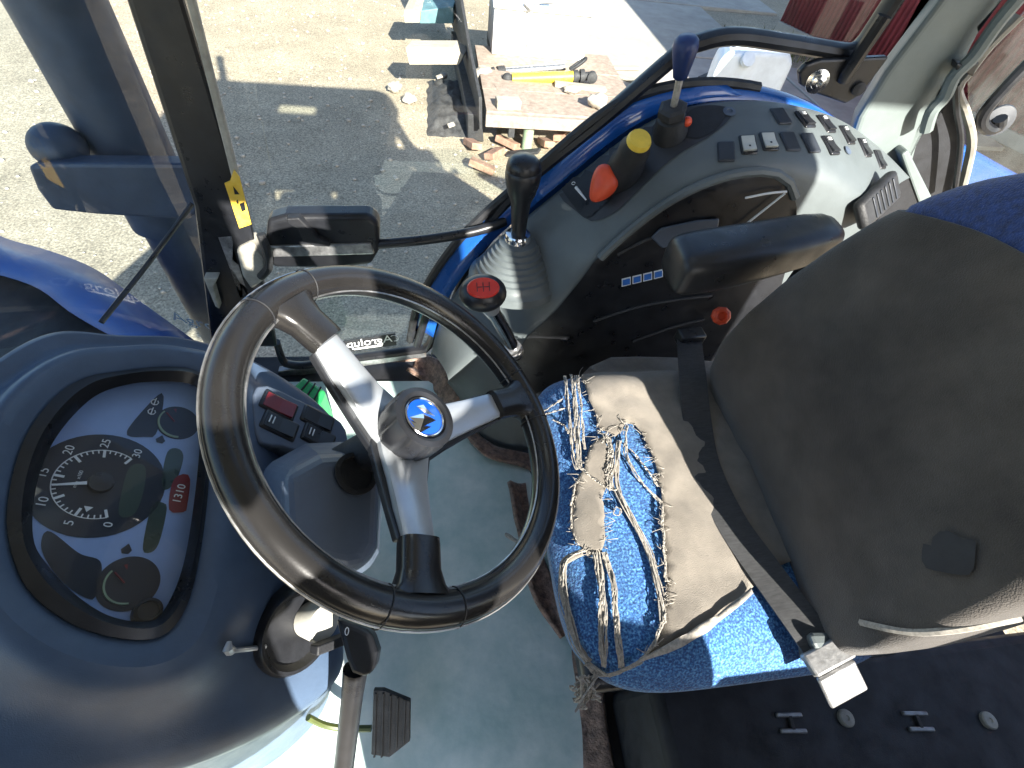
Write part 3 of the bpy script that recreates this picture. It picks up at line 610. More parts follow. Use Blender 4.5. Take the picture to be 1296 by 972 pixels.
strip([(440, 462), (480, 458), (530, 450)], .022, .025, 'carpet_strip', 'thin orange-brown carpet edge along the door sill', curl=.01)
o = MB().tube(crom([atz(640, 676, .03), atz(652, 684, .05), atz(662, 690, .06)], 10), [.004, .006, .006, .006, .005, .005, .005, .005, .004, .002], 6).build('thread_scrap', M['thread']); tag(o, 'short white thread scrap on the mat behind the steering rim', 'thread')

# ================================================================== SIDE CONSOLE
sc = thing('side_console', 'curved grey plastic side console with rows of rocker switches', 'console', (.5, .85, .0))
NS = 60
B3 = crom([aty(x, y, .78) for x, y in B_px], NS); A3 = crom([aty(x, y, .95) for x, y in A_px], NS)
C_px = [(566, 486), (584, 520), (600, 552), (628, 566), (662, 570)]
C3f = [atz(x, y, .0) for x, y in C_px]+[V(.34, .70, 0), V(.5, .73, 0), V(.7, .74, 0), V(.9, .74, 0), V(1.02, .74, 0), V(1.1, .74, 0), V(1.2, .74, 0)]
C3 = crom(C3f, NS)
rings = []
Aout = [p+V(0, .0, -.05) for p in A3]
def mixr(a, b, t, lift): return [p.lerp(q, t)+V(0, 0, lift) for p, q in zip(a, b)]
rings = [Aout, [p+V(0, 0, -.012) for p in A3], [p+V(.004, -.012, 0) for p in A3], mixr(A3, B3, .35, .008), mixr(A3, B3, .7, .009), mixr(A3, B3, .93, .004), [p+V(.0, -.006, -.012) for p in B3], mixr(B3, C3, .12, -.0), mixr(B3, C3, .5, 0), C3]
CONS = MB().loft(rings, closed=False)
CONS.build('body', M['cons'], sc, 60, sub=1)
cb_ = CONS.bvh()
def ch(px, py): return hit(cb_, px, py, aty(px, py, .8))
def local(px, py, e=6):
    """surface point, frame: u along image x, v along image y"""
    p, n = ch(px, py); q, _ = ch(px+e, py); u = (q-p); u = (u-n*u.dot(n)).normalized(); return p, u, n.cross(u), n
def on_surface(pxs, bvh, lift, dense=3):
    """outline in photo px laid on a surface -> patch verts"""
    P = [(q.x, q.y) for q in crom([V(x, y, 0) for x, y in pxs], len(pxs)*dense, True)]
    vs, fs = cdt(P, 9, .05); out = []
    for v in vs:
        h, n = hit(bvh, v.x, v.y)
        out.append((h+n*lift) if h is not None else None)
    return out, fs
def patch(pxs, bvh, lift, name, m, parent, dense=3, solid=.0):
    vs, fs = on_surface(pxs, bvh, lift, dense); ok = [i for i, v in enumerate(vs) if v is not None]; mp = {i: k for k, i in enumerate(ok)}
    mb = MB().add([vs[i] for i in ok], [tuple(mp[i] for i in f) for f in fs if all(i in mp for i in f)])
    return mb.build(name, m, parent, 40, solid=solid)
# black oval panel on the inner face
bp_px = [(655, 442), (700, 396), (760, 324), (830, 264), (895, 229), (950, 216), (990, 222), (1005, 250), (1006, 290), (985, 370), (960, 450), (920, 520), (800, 560), (700, 560), (668, 500)]
YP = .765
def ps(x, y, l=0): h, n = hit(cb_, x, y, aty(x, y, .76)); return h+n*l
bpo = patch(bp_px, cb_, .004, 'lever_panel', M['black'], sc)
P2 = [ps(q.x, q.y) for q in crom([V(x, y, 0) for x, y in bp_px], 56, True)]
k = MB(); k.tube([p+V(0, -.004, 0) for p in P2[8:24]], .009, 8); k.build('panel_rim', M['cons'], bpo)
k = MB()
for pl in ([(780, 320), (820, 300), (860, 292)], [(750, 405), (800, 388), (850, 378), (900, 372)], [(800, 430), (850, 412), (890, 402)]):
    k.tube(crom([ps(x, y, .006) for x, y in pl], 14), .0035, 6)
k.build('panel_slot', M['dsteel'], bpo)
k = MB(); k.tube(crom([ps(x, y, .012) for x, y in ((940, 246), (970, 240), (992, 238))], 8), .0022, 6); k.tube(crom([ps(x, y, .012) for x, y in ((925, 292), (955, 268), (990, 240))], 8), .0022, 6); k.build('panel_cable', M['white'], bpo)
MB().prism([ps(x, y, .005) for x, y in ((822, 298), (834, 286), (880, 276), (908, 274), (906, 288), (880, 296), (836, 312))], V(-.0, -.006, .002)).build('panel_grip', M['dash2'], bpo, 0, bevel=.003)
for i in range(4):
    a0, a1 = 786+i*13.5, 786+(i+1)*13.5-2; f = lambda x, d: ps(x, 357-(x-786)*.24+d, .0052)
    MB().prism([f(a0, -6), f(a1, -6), f(a1, 4), f(a0, 4)], V(0, -.0006, 0)).build('scale_frame', M['white'], bpo, 0)
    f = lambda x, d: ps(x, 357-(x-786)*.24+d, .0064)
    MB().prism([f(a0+1.2, -4.6), f(a1-1.2, -4.6), f(a1-1.2, 2.6), f(a0+1.2, 2.6)], V(0, -.0004, 0)).build('scale_field', M['pblue'], bpo, 0)
# cup recess and black slot plate
patch([(708, 246), (722, 222), (745, 203), (775, 180), (800, 164), (830, 148), (868, 137), (902, 134), (926, 139), (924, 150), (900, 172), (868, 190), (838, 212), (806, 244), (780, 268), (750, 280), (728, 266)], cb_, .002, 'lever_pod', mat('pod_plastic', (.03, .034, .042), .45, bump=.1, bs=700), sc)
rc = patch([(866, 158), (872, 142), (892, 136), (915, 138), (917, 150), (905, 166), (885, 176), (868, 174)], cb_, .004, 'recess', M['blackm'], sc)
p, u, v, n = local(922, 143); MB().lathe([(.010, 0), (.012, .002), (.006, .003), (.005, .001)], p+n*.002, n, 18).build('screw', M['dash2'], sc)
p, u, v, n = local(1072, 191); MB().lathe([(.009, 0), (.009, .002), (.004, .003)], p+n*.001, n, 18).build('screw', M['dash2'], sc)
slot = patch([(709, 233), (724, 220), (742, 216), (768, 230), (776, 250), (760, 264), (744, 276), (728, 262)], cb_, .004, 'lever_plate', M['black'], sc)
k = MB(); h0 = ch(728, 237); k.tube([ch(730, 238)[0]+h0[1]*.0045, ch(743, 254)[0]+h0[1]*.0045], [.0035, .0018], 6); k.build('plate_wedge', M['white'], slot)
k = MB(); c0, u, v, n = local(727, 233); k.tube([c0+n*.0045+u*.004*math.cos(a)+v*.003*math.sin(a) for a in [i*.7 for i in range(9)]], .0008, 5); k.build('plate_symbol', M['white'], slot)
# rocker switches
def rocker(px, py, kind, root, loc, su=.025, sv=.039, flip=1):
    p, u, v, n = loc(px, py)
    fm = {'blank': 'pod'}.get(kind, 'black')
    fr = MB().box(p+n*.0, (su+.005, sv+.005, .006), (u, v, n)).build('switch_blank' if kind == 'blank' else 'rocker_switch', M[fm], root, bevel=.003)
    if kind == 'blank': return fr
    mm = M[{'white': 'offwhite', 'red': 'dred'}.get(kind, 'black')]
    k = MB(); A_, B_ = p+n*.0020, sv/2-.002; w2 = su/2-.001
    prof = [(-B_, .0005), (-B_, .003*(flip > 0)+.0022), (0, .0024), (B_, .0022+.003*(flip < 0)), (B_, .0005)]
    k.loft([[A_+u*s*w2+v*a+n*b for a, b in prof] for s in (-1, 1)], True, True, True)
    k.build('rocker', mm, fr, 0, bevel=.0012)
    if kind == 'mark':
        for d in (.25, .36): MB().box(A_+v*sv*d*flip+n*(.0026 if flip > 0 else .0042), (su*.45, .0016, .0012), (u, v, n)).build('rocker_mark', M['white'], fr, 0)
    if kind == 'white': MB().box(A_-v*sv*.2+n*.0040, (.003, .003, .0014), (u, v, n)).build('rocker_mark', M['black'], fr, 0)
    return fr
for px, py, kd in [(988, 147, 'blank'), (1019, 151, 'mark'), (1046, 157, 'mark'), (1072, 171, 'mark'), (1094, 187, 'mark'), (1113, 202, 'black'),
                   (919, 192, 'blank'), (947, 183, 'white'), (973, 179, 'white'), (1000, 179, 'blank'), (1026, 181, 'blank'), (1051, 184, 'mark')]:
    rocker(px, py, kd, sc, local)
# louvre vent at the back
p, u, v, n = local(1106, 254); q_ = ch(1128, 232)[0]-ch(1090, 276)[0]; u = (q_-n*q_.dot(n)).normalized(); vax = (u, n.cross(u), n); vo = p+n*.006
vt = MB().box(vo, (.125, .062, .022), vax).build('vent', M['rubber'], sc, bevel=.009)
for i in range(6):
    MB().box(vo+vax[2]*.0115+vax[0]*(-.028+i*.0135), (.0045, .044, .004), vax).build('vent_slat', M['pod'], vt, bevel=.001)

# joystick with bellows
js = thing('joystick_lever', 'black ball-topped lever in a ribbed grey bellows boot', 'lever', ch(655, 345)[0])
b0 = ch(652, 345)[0]+V(0, 0, -.01); kn = aty(662, 222, b0.y+.02); ax_ = (kn-b0).normalized(); H_ = (kn-b0).length
prof = [(.11, -.012), (.108, .006), (.096, .012), (.094, .018)]
hb = H_*.40
for i in range(7):
    t0 = i/7; r0 = .092*(1-t0)+.034*t0
    prof += [(r0, .02+(hb-.02)*(t0+.02)), (r0-.001, .02+(hb-.02)*(t0+.08)), (r0-.007, .02+(hb-.02)*(t0+.10))]
prof += [(.030, hb)]
MB().lathe(prof, b0, ax_, 36).build('bellows', M['cons'], js, 50)
MB().lathe([(.026, hb-.004), (.030, hb), (.030, hb+.010), (.027, hb+.016), (.014, hb+.018)], b0, ax_, 28).build('collar', M['chrome'], js)
MB().lathe([(.016, hb+.005), (.017, hb+.04), (.021, H_-.055), (.029, H_-.036), (.0345, H_-.014), (.036, H_-.002), (.036, H_+.008), (.034, H_+.011), (.035, H_+.015), (.032, H_+.028), (.022, H_+.037), (.001, H_+.040)], b0, ax_, 32).build('knob', M['black'], js, 40)
# gear lever with red cap
gk = aty(611, 372, .66); gbase = aty(652, 446, .72)
gl_ = thing('gear_lever', 'short chrome gear lever with red shift pattern cap', 'gear lever', gbase)
gm = aty(629, 402, .685)
MB().tube(crom([gbase+(gbase-gm)*.1, gbase.lerp(gm, .5)+V(0, 0, .004), gm, gk], 14), .0145, 14).build('shaft', M['chrome'], gl_)
k = MB(); d = (gm-gbase).normalized(); k.lathe([(.015, 0), (.021, .002), (.021, .016), (.0175, .018), (.0175, .024), (.019, .025), (.019, .03), (.013, .032)], gbase, d, 24); k.build('sleeve', M['steel'], gl_)
d2 = (gk-gm).normalized(); k = MB(); k.lathe([(.017, -.055), (.020, -.03), (.0185, -.028), (.024, -.012), (.016, .0)], gk-d2*.004, d2, 24); k.build('neck', M['silver'], gl_)
up_ = (CAM-gk).normalized().lerp(V(0, 0, 1), .45).normalized(); ga = basis(up_, V(0, 1, 0))
MB().ball(gk+up_*.004, (.044, .036, .028), ga, seg=28, rings=16).build('knob', M['black'], gl_)
tc_ = gk+up_*.0275
cap = MB(); cap.lathe([(.0195, -.004), (.0195, .002), (.018, .0045), (.001, .006)], tc_, up_, 28)
for i, vtx in enumerate(cap.v):
    dd = vtx-tc_; cap.v[i] = tc_+ga[0]*dd.dot(ga[0])*1.5+ga[1]*dd.dot(ga[1])*1.0+up_*dd.dot(up_)
cap = cap.build('cap', M['red'], gl_)
k = MB(); o_ = tc_+up_*.0058
for a in (-.011, 0, .011): k.box(o_+ga[0]*a, (.0013, .017, .0006), ga)
k.box(o_, (.0235, .0013, .0007), ga); k.build('shift_pattern', M['black'], cap, 0)
# red-orange hand throttle
th = thing('hand_throttle', 'orange-red paddle lever on the black slotted plate', 'lever', ch(748, 262)[0])
t0 = ch(757, 252)[0]; tp = t0+V(.0, -.012, .042)
MB().tube([t0, t0.lerp(tp, .6)], .006, 8).build('stem', M['black'], th)
c0 = aty(764, 234, t0.y-.02); vw = (CAM-c0).normalized(); iu = (aty(772, 214, c0.y)-aty(756, 252, c0.y)); iu = (iu-vw*iu.dot(vw)).normalized(); iw = vw.cross(iu)
k = MB(); k.ball(c0, (.036, .026, .018), (iu, iw, vw), seg=28, rings=16)
for i, q in enumerate(k.v):
    a = (q-c0).dot(iu)/.034; k.v[i] = q+iw*(.006*a*a)+(q-c0-iu*(q-c0).dot(iu))*(.22*a)
k.build('paddle', M['orange'], th)
# yellow capped lever
t0 = ch(786, 222)[0]; t1 = aty(809, 178, t0.y-.045)
yl = thing('yellow_capped_lever', 'thick black lever grip with a yellow end cap', 'lever', t0)
ax_ = (t1-t0).normalized(); H_ = (t1-t0).length
MB().lathe([(.034, -.03), (.036, 0), (.034, H_*.4), (.029, H_*.5), (.029, H_*.8), (.026, H_*.85), (.022, H_*.98)], t0, ax_, 28).build('grip', M['blackm'], yl)
MB().lathe([(.021, H_*.9), (.0225, H_*.95), (.0225, H_*1.0), (.0195, H_*1.06), (.001, H_*1.08)], t0, ax_, 28).build('cap', M['yellow'], yl)
# blue handled lever
t0 = ch(848, 168)[0]; t1 = aty(861, 97, t0.y-.015); t2 = aty(869, 52, t0.y-.02)
bv = thing('blue_handled_lever', 'slim steel lever with a long navy blue handle', 'lever', t0)
a1 = (aty(851, 140, t0.y-.01)-t0)
MB().lathe([(.034, -.02), (.032, .01), (.026, a1.length*.7), (.022, a1.length*.75), (.022, a1.length), (.012, a1.length+.004)], t0, a1.normalized(), 24).build('boot', M['rubber'], bv)
k = MB(); e = t0+a1*.92; u_, v_, n_ = basis(a1.normalized()); k.lathe([(.024, 0), (.027, .003), (.027, .015), (.02, .018)], e-a1.normalized()*.005, a1.normalized(), 6); k.build('nut', M['dsteel'], bv, 0)
MB().ball(e+V(.03, -.01, -.01), .009).build('plug', M['orange'], bv)
MB().tube([e, t1], [.0065, .0065], 12).build('rod', M['steel'], bv)
ax_ = (t2-t1).normalized(); H_ = (t2-t1).length
MB().lathe([(.009, -.003), (.0125, .0), (.0145, H_*.2), (.019, H_*.6), (.021, H_*.85), (.0195, H_*1.02), (.014, H_*1.12), (.001, H_*1.15)], t1, ax_, 24).build('handle', M['navy'] if False else mat('navy_plastic', (.012, .03, .12), .4), bv, 50)

# ================================================================== DASHBOARD
tilt = R(38); DN = V(math.sin(tilt), 0, math.cos(tilt)); DP = V(-.36, .25, .68); DY = V(0, 1, 0); DV = V(-math.cos(tilt), 0, math.sin(tilt))   # DV = 'up' on the cluster
def dp(x, y, h=0): return atpl(x, y, DP+DN*h, DN)
ds = thing('dashboard', 'grey-blue dashboard binnacle with instrument cluster below windshield', 'dashboard', (-.36, .25, .3))
BI = [(160, 487), (205, 483), (240, 486), (253, 500), (253, 560), (245, 640), (232, 715), (212, 765), (190, 786), (140, 780), (95, 752), (60, 715), (42, 680), (46, 615), (70, 555), (115, 505)]
BO = [(150, 470), (205, 464), (250, 470), (270, 505), (266, 590), (255, 690), (236, 768), (202, 806), (142, 806), (82, 784), (32, 740), (10, 675), (14, 612), (34, 550), (70, 502), (108, 478)]
CR = [(150, 442), (215, 440), (275, 455), (300, 520), (294, 610), (280, 710), (255, 805), (205, 840), (135, 842), (58, 815), (-2, 765), (-32, 690), (-28, 600), (0, 530), (45, 478), (95, 452)]
OT = [(150, 424), (238, 428), (332, 462), (428, 535), (436, 625), (432, 720), (434, 790), (429, 858), (338, 930), (195, 985), (-10, 1010), (-150, 890), (-150, 680), (-80, 520), (0, 450), (70, 418)]
OTh = [-.01, -.015, -.03, -.05, -.06, -.07, -.08, -.09, -.10, -.10, -.09, -.06, -.03, -.02, -.01, -.01]
def ring(px, h, n=96):
    if not isinstance(h, list): h = [h]*len(px)
    q = crom([V(x, y, hh*1000) for (x, y), hh in zip(px, h)], n, True); return [dp(p.x, p.y, p.z/1000) for p in q]
rBI0 = ring(BI, -.03); rBI = ring(BI, .004); rBO = ring(BO, .012); rCR = ring(CR, .022); rOT = ring(OT, OTh)
rmid = [a.lerp(b, .5)+DN*.006 for a, b in zip(rCR, rOT)]
rBOb = [p-DN*.004 for p in ring([(x, y) for x, y in BO], .012)]
SKo = [V(-.03, .0, -.10), V(-.03, 0, -.12), V(-.02, .0, -.14), V(-.03, .0, -.15), V(-.06, .0, -.16), V(-.08, 0, -.2), V(-.08, 0, -.22), V(-.06, .02, -.24), V(-.1, .03, -.3), V(-.1, .05, -.3), V(-.1, .05, -.3), V(-.1, 0, -.3), V(-.1, 0, -.3), V(-.08, 0, -.25), V(-.05, 0, -.2), V(-.03, 0, -.15)]
sk = crom([V(*v) for v in SKo], 96, True)
rSK = [p+s for p, s in zip(rOT, sk)]
rS0 = [p+s*.08+V(0, 0, 0) for p, s in zip(rOT, sk)]
rm1 = [a.lerp(b, .22)+DN*.004 for a, b in zip(rCR, rOT)]; rm2 = [a.lerp(b, .36)-DN*.016 for a, b in zip(rCR, rOT)]; rm3 = [a.lerp(b, .62)-DN*.010 for a, b in zip(rCR, rOT)]; rm4 = [a.lerp(b, .84)+DN*.004 for a, b in zip(rCR, rOT)]
DASH = MB().loft([rBOb, rCR, rm1, rm2, rm3, rm4, rOT, rS0, rSK])
DASH.build('body', M['dash'], ds, 60, sub=1)
db_ = DASH.bvh()
# lower body running to the floor
lowc = [V(-.62, .02, .0), V(-.40, .0, .0), V(-.28, .06, 0), V(-.24, .14, 0), V(-.25, .3, 0), V(-.27, .5, 0), V(-.62, .6, 0)]
rL0 = crom([V(-.62, .0, .46), V(-.42, -.01, .43), V(-.27, .05, .44), V(-.20, .14, .47), V(-.21, .30, .55), V(-.26, .5, .55), V(-.62, .6, .5)], 60); rL1 = crom(lowc, 60)
MB().loft([rL0, [a.lerp(b, .3)+V(-.02, .01, 0) for a, b in zip(rL0, rL1)], rL1], closed=False).build('lower_body', M['dash'], ds, 60)
# bezel + cluster
MB().loft([rBI0, rBI, [a.lerp(b, .5)+DN*.009 for a, b in zip(rBI, rBO)], rBO, [p-DN*.014 for p in rBO]]).build('bezel', M['black'], ds, 50)
def flat(px, h, name, m, parent, n=64, th=.0012):
    P = ring(px, h, n); c = sum(P, V(0, 0, 0))/n
    return MB().add(P+[c], [(i, (i+1) % n, n) for i in range(n)]).build(name, m, parent, 0)
cl = flat([((x-145)*1.04+145, (y-640)*1.04+640) for x, y in BI], -.024, 'cluster_face', M['panel'], ds)
flat([((x-145)*1.02+145, (y-640)*1.02+640) for x, y in BI], .001, 'cluster_glass', M['cglass'], ds)
h1 = -.0232; h2 = -.0224; h3 = -.0216
def gauge(cx, cy, r, name, parent=cl, h=h1, m='dial', n=48):
    c = dp(cx, cy, h); return MB().add([c+(DY*math.cos(a)+DV*math.sin(a))*r for a in [2*math.pi*i/n for i in range(n)]]+[c], [(i, (i+1) % n, n) for i in range(n)]).build(name, M[m], parent, 0), c
# dark warning lamp field, tall strips
def fld(px, name, m, h=h1, dense=6): return flat(px, h, name, M[m], cl, len(px)*dense)
fld([(200, 500), (207, 508), (198, 548), (185, 553), (160, 547)], 'warning_panel', 'dial')
fld([(52, 690), (62, 672), (100, 700), (128, 712), (122, 752), (112, 758), (85, 742), (62, 715)], 'warning_panel', 'dial')
sp, spc = gauge(127, 612, .061, 'speed_dial')
k = MB(); 
def pol(c, a, r, h): return c+DN*h+(DY*math.cos(R(a))+DV*math.sin(R(a)))*r
# scale: 0 at the bottom (left for the driver, -Y) sweeping over the top to 30
def sang(v): return 206-v/30*232
for v in range(0, 31):
    a = sang(v); L1 = .0405; big = v % 5 == 0
    p0, p1 = pol(spc, a, L1, .0008), pol(spc, a, L1-(.009 if big else .004), .0008); d = (p1-p0).normalized(); k.box((p0+p1)/2, ((p1-p0).length, .0026 if big else .0013, .0004), (d, DN.cross(d), DN))
k.tube([pol(spc, sang(v/2), .0405, .0006) for v in range(61)], .0006, 4)
k.build('dial_marks', M['white'], cl, 0)
for v in range(0, 31, 5):
    a = sang(v); text('dial_number', str(v), .0115, pol(spc, a, .049, .0006), DY, DV, M['white'], cl)
text('dial_caption', 'min  x100', .005, pol(spc, 90, .02, .0006), DY, DV, M['white'], cl)
k = MB(); a = sang(12.6); p0, p1 = pol(spc, a, .012, .004), pol(spc, a, .040, .004); d = (p1-p0).normalized(); k.prism([p0+DN.cross(d)*.0018, p0-DN.cross(d)*.0018, p1-DN.cross(d)*.0008, p1+DN.cross(d)*.0008], DN*.001); k.build('needle', M['white'], cl, 0)
MB().lathe([(.012, 0), (.011, .005), (.001, .006)], spc+DN*.001, DN, 20).build('needle_hub', M['black'], cl)
k = MB(); p0 = pol(spc, 178, .034, .001); k.prism([p0, p0+DY*.006+DV*.004, p0+DY*.006-DV*.004], DN*.0004); k.build('dial_pointer', M['white'], cl, 0)
fld([(162, 595), (172, 587), (184, 592), (182, 620), (172, 648), (158, 655), (150, 648), (155, 618)], 'lcd_window', 'lcd', h2)
fld([(212, 572), (226, 568), (232, 580), (222, 610), (208, 620), (205, 605)], 'lcd_window', 'lcd')
fld([(192, 640), (205, 636), (211, 645), (200, 690), (186, 700), (181, 690)], 'lcd_window', 'lcd')
g2, c2 = gauge(225, 535, .024, 'small_gauge'); g3, c3 = gauge(163, 738, .028, 'small_gauge')
for c, nm in ((c2, 'temp'), (c3, 'fuel')):
    k = MB(); k.tube([pol(c, a, .021, .0008) for a in range(60, 200, 8)], .0013, 4); k.build('gauge_arc', M['green'], cl, 0)
    k = MB(); k.prism([pol(c, 20, .020, .0012), pol(c, 24, .014, .0012), pol(c, 30, .020, .0012)], DN*.0004); k.tube([pol(c, 100, .004, .002), pol(c, 60, .018, .002)], .0009, 4); k.build('gauge_needle', M['dred'], cl, 0)
k = MB(); 
for (px, py) in ((203, 557), (160, 696)):
    c = dp(px, py, h1); k.prism([c+DY*.007, c+DV*.005, c-DY*.004+DV*.003, c-DY*.004-DV*.003, c-DV*.005], DN*.0005)
k.build('turn_arrow', M['dial'], cl, 0)
cn = fld([(214, 645), (220, 607), (240, 603), (236, 645), (232, 648)], 'hour_counter', 'dred', h2, 4)
text('counter_digits', '1310', .0125, dp(227, 625, h3), DY, DV, M['white'], cl)
k = MB(); 
for (px, py) in ((196, 509), (192, 521)):
    c = dp(px, py, h2); k.tube([c+DY*.004*math.cos(a)+DV*.004*math.sin(a) for a in [i*.8 for i in range(8)]], .0007, 4); k.box(c+DY*.001, (.011, .0012, .0006), (DY, DV, DN))
k.build('warning_symbol', M['white'], cl, 0)
c = dp(188, 773, -.012); MB().lathe([(.013, -.012), (.013, .0), (.010, .003), (.009, -.002), (.001, -.002)], c, DN, 24).build('reset_button', M['black'], ds)
# switch plate
sp_px = [(326, 488), (380, 506), (436, 538), (434, 584), (405, 580), (360, 566), (326, 556)]
hh_ = [hit(db_, x, y, dp(x, y, -.04)) for x, y in sp_px]; spn = sum([n for p, n in hh_], V(0, 0, 0)).normalized().lerp(DN, .35).normalized()
spo = max((p for p, n in hh_), key=lambda p: p.dot(spn))+spn*.002
def dl(px, py):
    p = atpl(px, py, spo, spn); u = (atpl(395, 545, spo, spn)-atpl(330, 512, spo, spn)).normalized(); return p, spn.cross(u), u, spn
pp_ = crom([atpl(x, y, spo, spn) for x, y in sp_px], 28, True)
pl_ = MB().prism(pp_, -spn*.03).build('switch_plate', M['dash2'], ds, 0, bevel=.004, bseg=3)
for px, py, kd in ((353, 514, 'red'), (354, 539, 'mark'), (402, 531, 'black'), (403, 554, 'mark')): rocker(px, py, kd, ds, dl, .027, .048, -1)
# steering column cowl
WC, WN = V(-.024, .279, .771), V(.558, -.042, .829).normalized()
cc = atpl(425, 640, WC-WN*.10, WN); ua = (atpl(425, 720, WC-WN*.1, WN)-atpl(425, 560, WC-WN*.1, WN)).normalized(); ub = WN.cross(ua)
cw = MB(); W2 = [[atpl(x, y, WC-WN*h, WN) for x, y in px] for h, px in ((.085, [(405, 576), (470, 572), (480, 590), (476, 690), (462, 716), (440, 722), (365, 705), (360, 600)]), (.21, [(385, 560), (480, 556), (486, 590), (480, 700), (465, 726), (440, 732), (320, 712), (330, 590)]))]
cw.loft([W2[0], W2[1]], True, True, True).build('column_cowl', M['dash2'], ds, 0, bevel=.014, bseg=4)
c0 = atpl(450, 600, WC-WN*.082, WN); MB().lathe([(.024, .0), (.024, .003), (.019, .0035), (.019, -.004)], c0, WN, 28).build('cowl_socket', M['blackm'], ds)
MB().tube([WC-WN*.03, WC-WN*.30+V(-.08, 0, 0)], .026, 20).build('column_shaft', M['blackm'], ds)
# ignition housing low on the dash
p, n = hit(db_, 368, 795, dp(368, 795, -.07)); hn = (n+V(.3, -.4, .3)).normalized()
ig = MB().lathe([(.052, -.02), (.054, .012), (.050, .02), (.046, .02), (.043, .014), (.040, .010), (.002, .009)], p, hn, 36).build('ignition_housing', M['black'], ds, 40)
MB().lathe([(.022, -.006), (.024, .02), (.022, .026), (.001, .028)], p+V(.025, .008, .0), hn, 28).build('ignition_barrel', M['offwhite'], ig)
u_, v_, n_ = basis(hn); MB().box(p+V(.045, -.02, 0)+hn*.012, (.05, .012, .016), basis(hn, V(0, 1, .5))).build('ignition_key', M['blackm'], ig, bevel=.002)
p, n = hit(db_, 300, 820, dp(300, 820, -.07)); k = MB(); q0 = p+n*.006; q1 = hit(db_, 276, 818, q0)[0]+n*.012; q2 = hit(db_, 328, 816, q0)[0]+n*.008
k.tube(crom([q2, q0, q1, q1+(q1-q0)*.05+V(0, .008, 0)], 12), [.003]*8+[.0045, .0055, .005, .0025], 8); k.build('stalk', M['silver'], ds)
# bottom skirt line
p = [hit(db_, x, y, None)[0] for x, y in ((0, 958), (120, 950), (250, 920), (340, 890), (420, 852))]
# floor-side lever and pedal
lv = thing('handbrake_lever', 'black column lever with broad head under the wheel rim', 'lever', (-.15, .05, .3))
h0 = atz(448, 800, .60); h1_ = atz(460, 842, .58); e1 = atz(433, 990, .42)
vwn = (CAM-h1_).normalized()
P = [atz(x, y, .60) for x, y in ((424, 782), (448, 790), (470, 800), (478, 825), (474, 850), (460, 858), (445, 852), (438, 835))]
MB().prism(P, V(.0, .01, -.035)).build('head', M['black'], lv, 0, bevel=.008, bseg=3)
MB().tube([atz(450, 846, .575), atz(446, 880, .55), e1], [.014, .012, .012], 14).build('rod', M['black'], lv)
c0 = atz(439, 799, .6015); k = MB(); k.tube([c0+V(.002*math.cos(a), .004*math.sin(a), .0) for a in [i*.8 for i in range(9)]], .0006, 5); k.build('head_symbol', M['white'], lv)
pd = thing('foot_pedal', 'black ribbed foot pedal on a thin arm above the mat', 'pedal', (-.1, .06, .0))
P = [atz(x, y, z) for x, y, z in ((473, 872, .10), (486, 872, .10), (520, 884, .085), (519, 937, .05), (492, 963, .045), (468, 961, .05))]
nP = (P[1]-P[0]).cross(P[3]-P[0]).normalized(); nP = nP if nP.z > 0 else -nP
c0 = sum(P, V(0, 0, 0))/6; P = [p-nP*(p-c0).dot(nP) for p in P]
pad = MB().prism(P, -nP*.012).build('pad', M['rubber'], pd, 0, bevel=.002)
k = MB(); u_ = (P[4]-P[0]).normalized(); v_ = nP.cross(u_)
for i in range(5):
    x = 476+i*9.2; a, b = atpl(x, 877+max(0, i-1)*2.6, c0, nP), atpl(x-2, 958-max(0, i-1)*5.5, c0, nP); k.prism([a-v_*.002, a+v_*.002, b+v_*.002, b-v_*.002], nP*.003)
k.build('rib', M['rubber'], pad, 0, bevel=.001)
MB().tube(crom([atz(470, 922, .04), atz(440, 922, .04), atz(412, 918, .06), atz(390, 908, .10)], 12), .006, 8).build('arm', mat('pedal_arm_paint', (.07, .09, .02), .5), pd)

# green crate by the door
gc = thing('green_box', 'green ribbed plastic box on the floor behind the dashboard', 'box', (-.38, .8, 0))
g0 = atz(385, 492, .12)
P = [atz(x, y, .14) for x, y in ((368, 492), (384, 476), (412, 494), (404, 512))]
MB().prism(P, V(0, 0, -.13)).build('shell', M['bgreen'], gc, 0, bevel=.008)
k = MB()
for t in (.3, .55, .8): a, b = P[1].lerp(P[2], t), P[0].lerp(P[3], t); k.tube([a+V(0, 0, .002), b+V(0, 0, .002)], .0025, 6)
k.build('rib', M['blackm'], gc)

# ================================================================== STEERING WHEEL
sw = thing('steering_wheel', 'black three-spoke steering wheel with silver spokes and blue emblem', 'steering wheel', WC)
wu = V(0, 1, 0).cross(WN).normalized(); wv = WN.cross(wu)
k = MB(); rs = []
for i in range(97):
    a = 2*math.pi*i/96; rad = wu*math.cos(a)+wv*math.sin(a); q = []
    for j in range(20):
        b = 2*math.pi*j/20; r_ = .0170*(1-.05*(1+math.cos(b*2)))
        q.append(WC+rad*(.183+r_*math.cos(b)*1.0)+WN*(.0185*math.sin(b)))
    rs.append(q)
k.loft(rs).build('rim', M['rim'], sw, 60)
k = MB()
for rr_, hh in ((.1995, .0035), (.1668, .0035)):
    k.tube([WC+(wu*math.cos(a)+wv*math.sin(a))*rr_+WN*hh for a in [2*math.pi*i/96 for i in range(96)]], .0011, 6, closed=True)
k.build('rim_seam', M['steel'], sw)
spd = []
for px, py in ((366, 388), (655, 506), (531, 752)):
    d = atpl(px, py, WC, WN)-WC; spd.append(d.normalized())
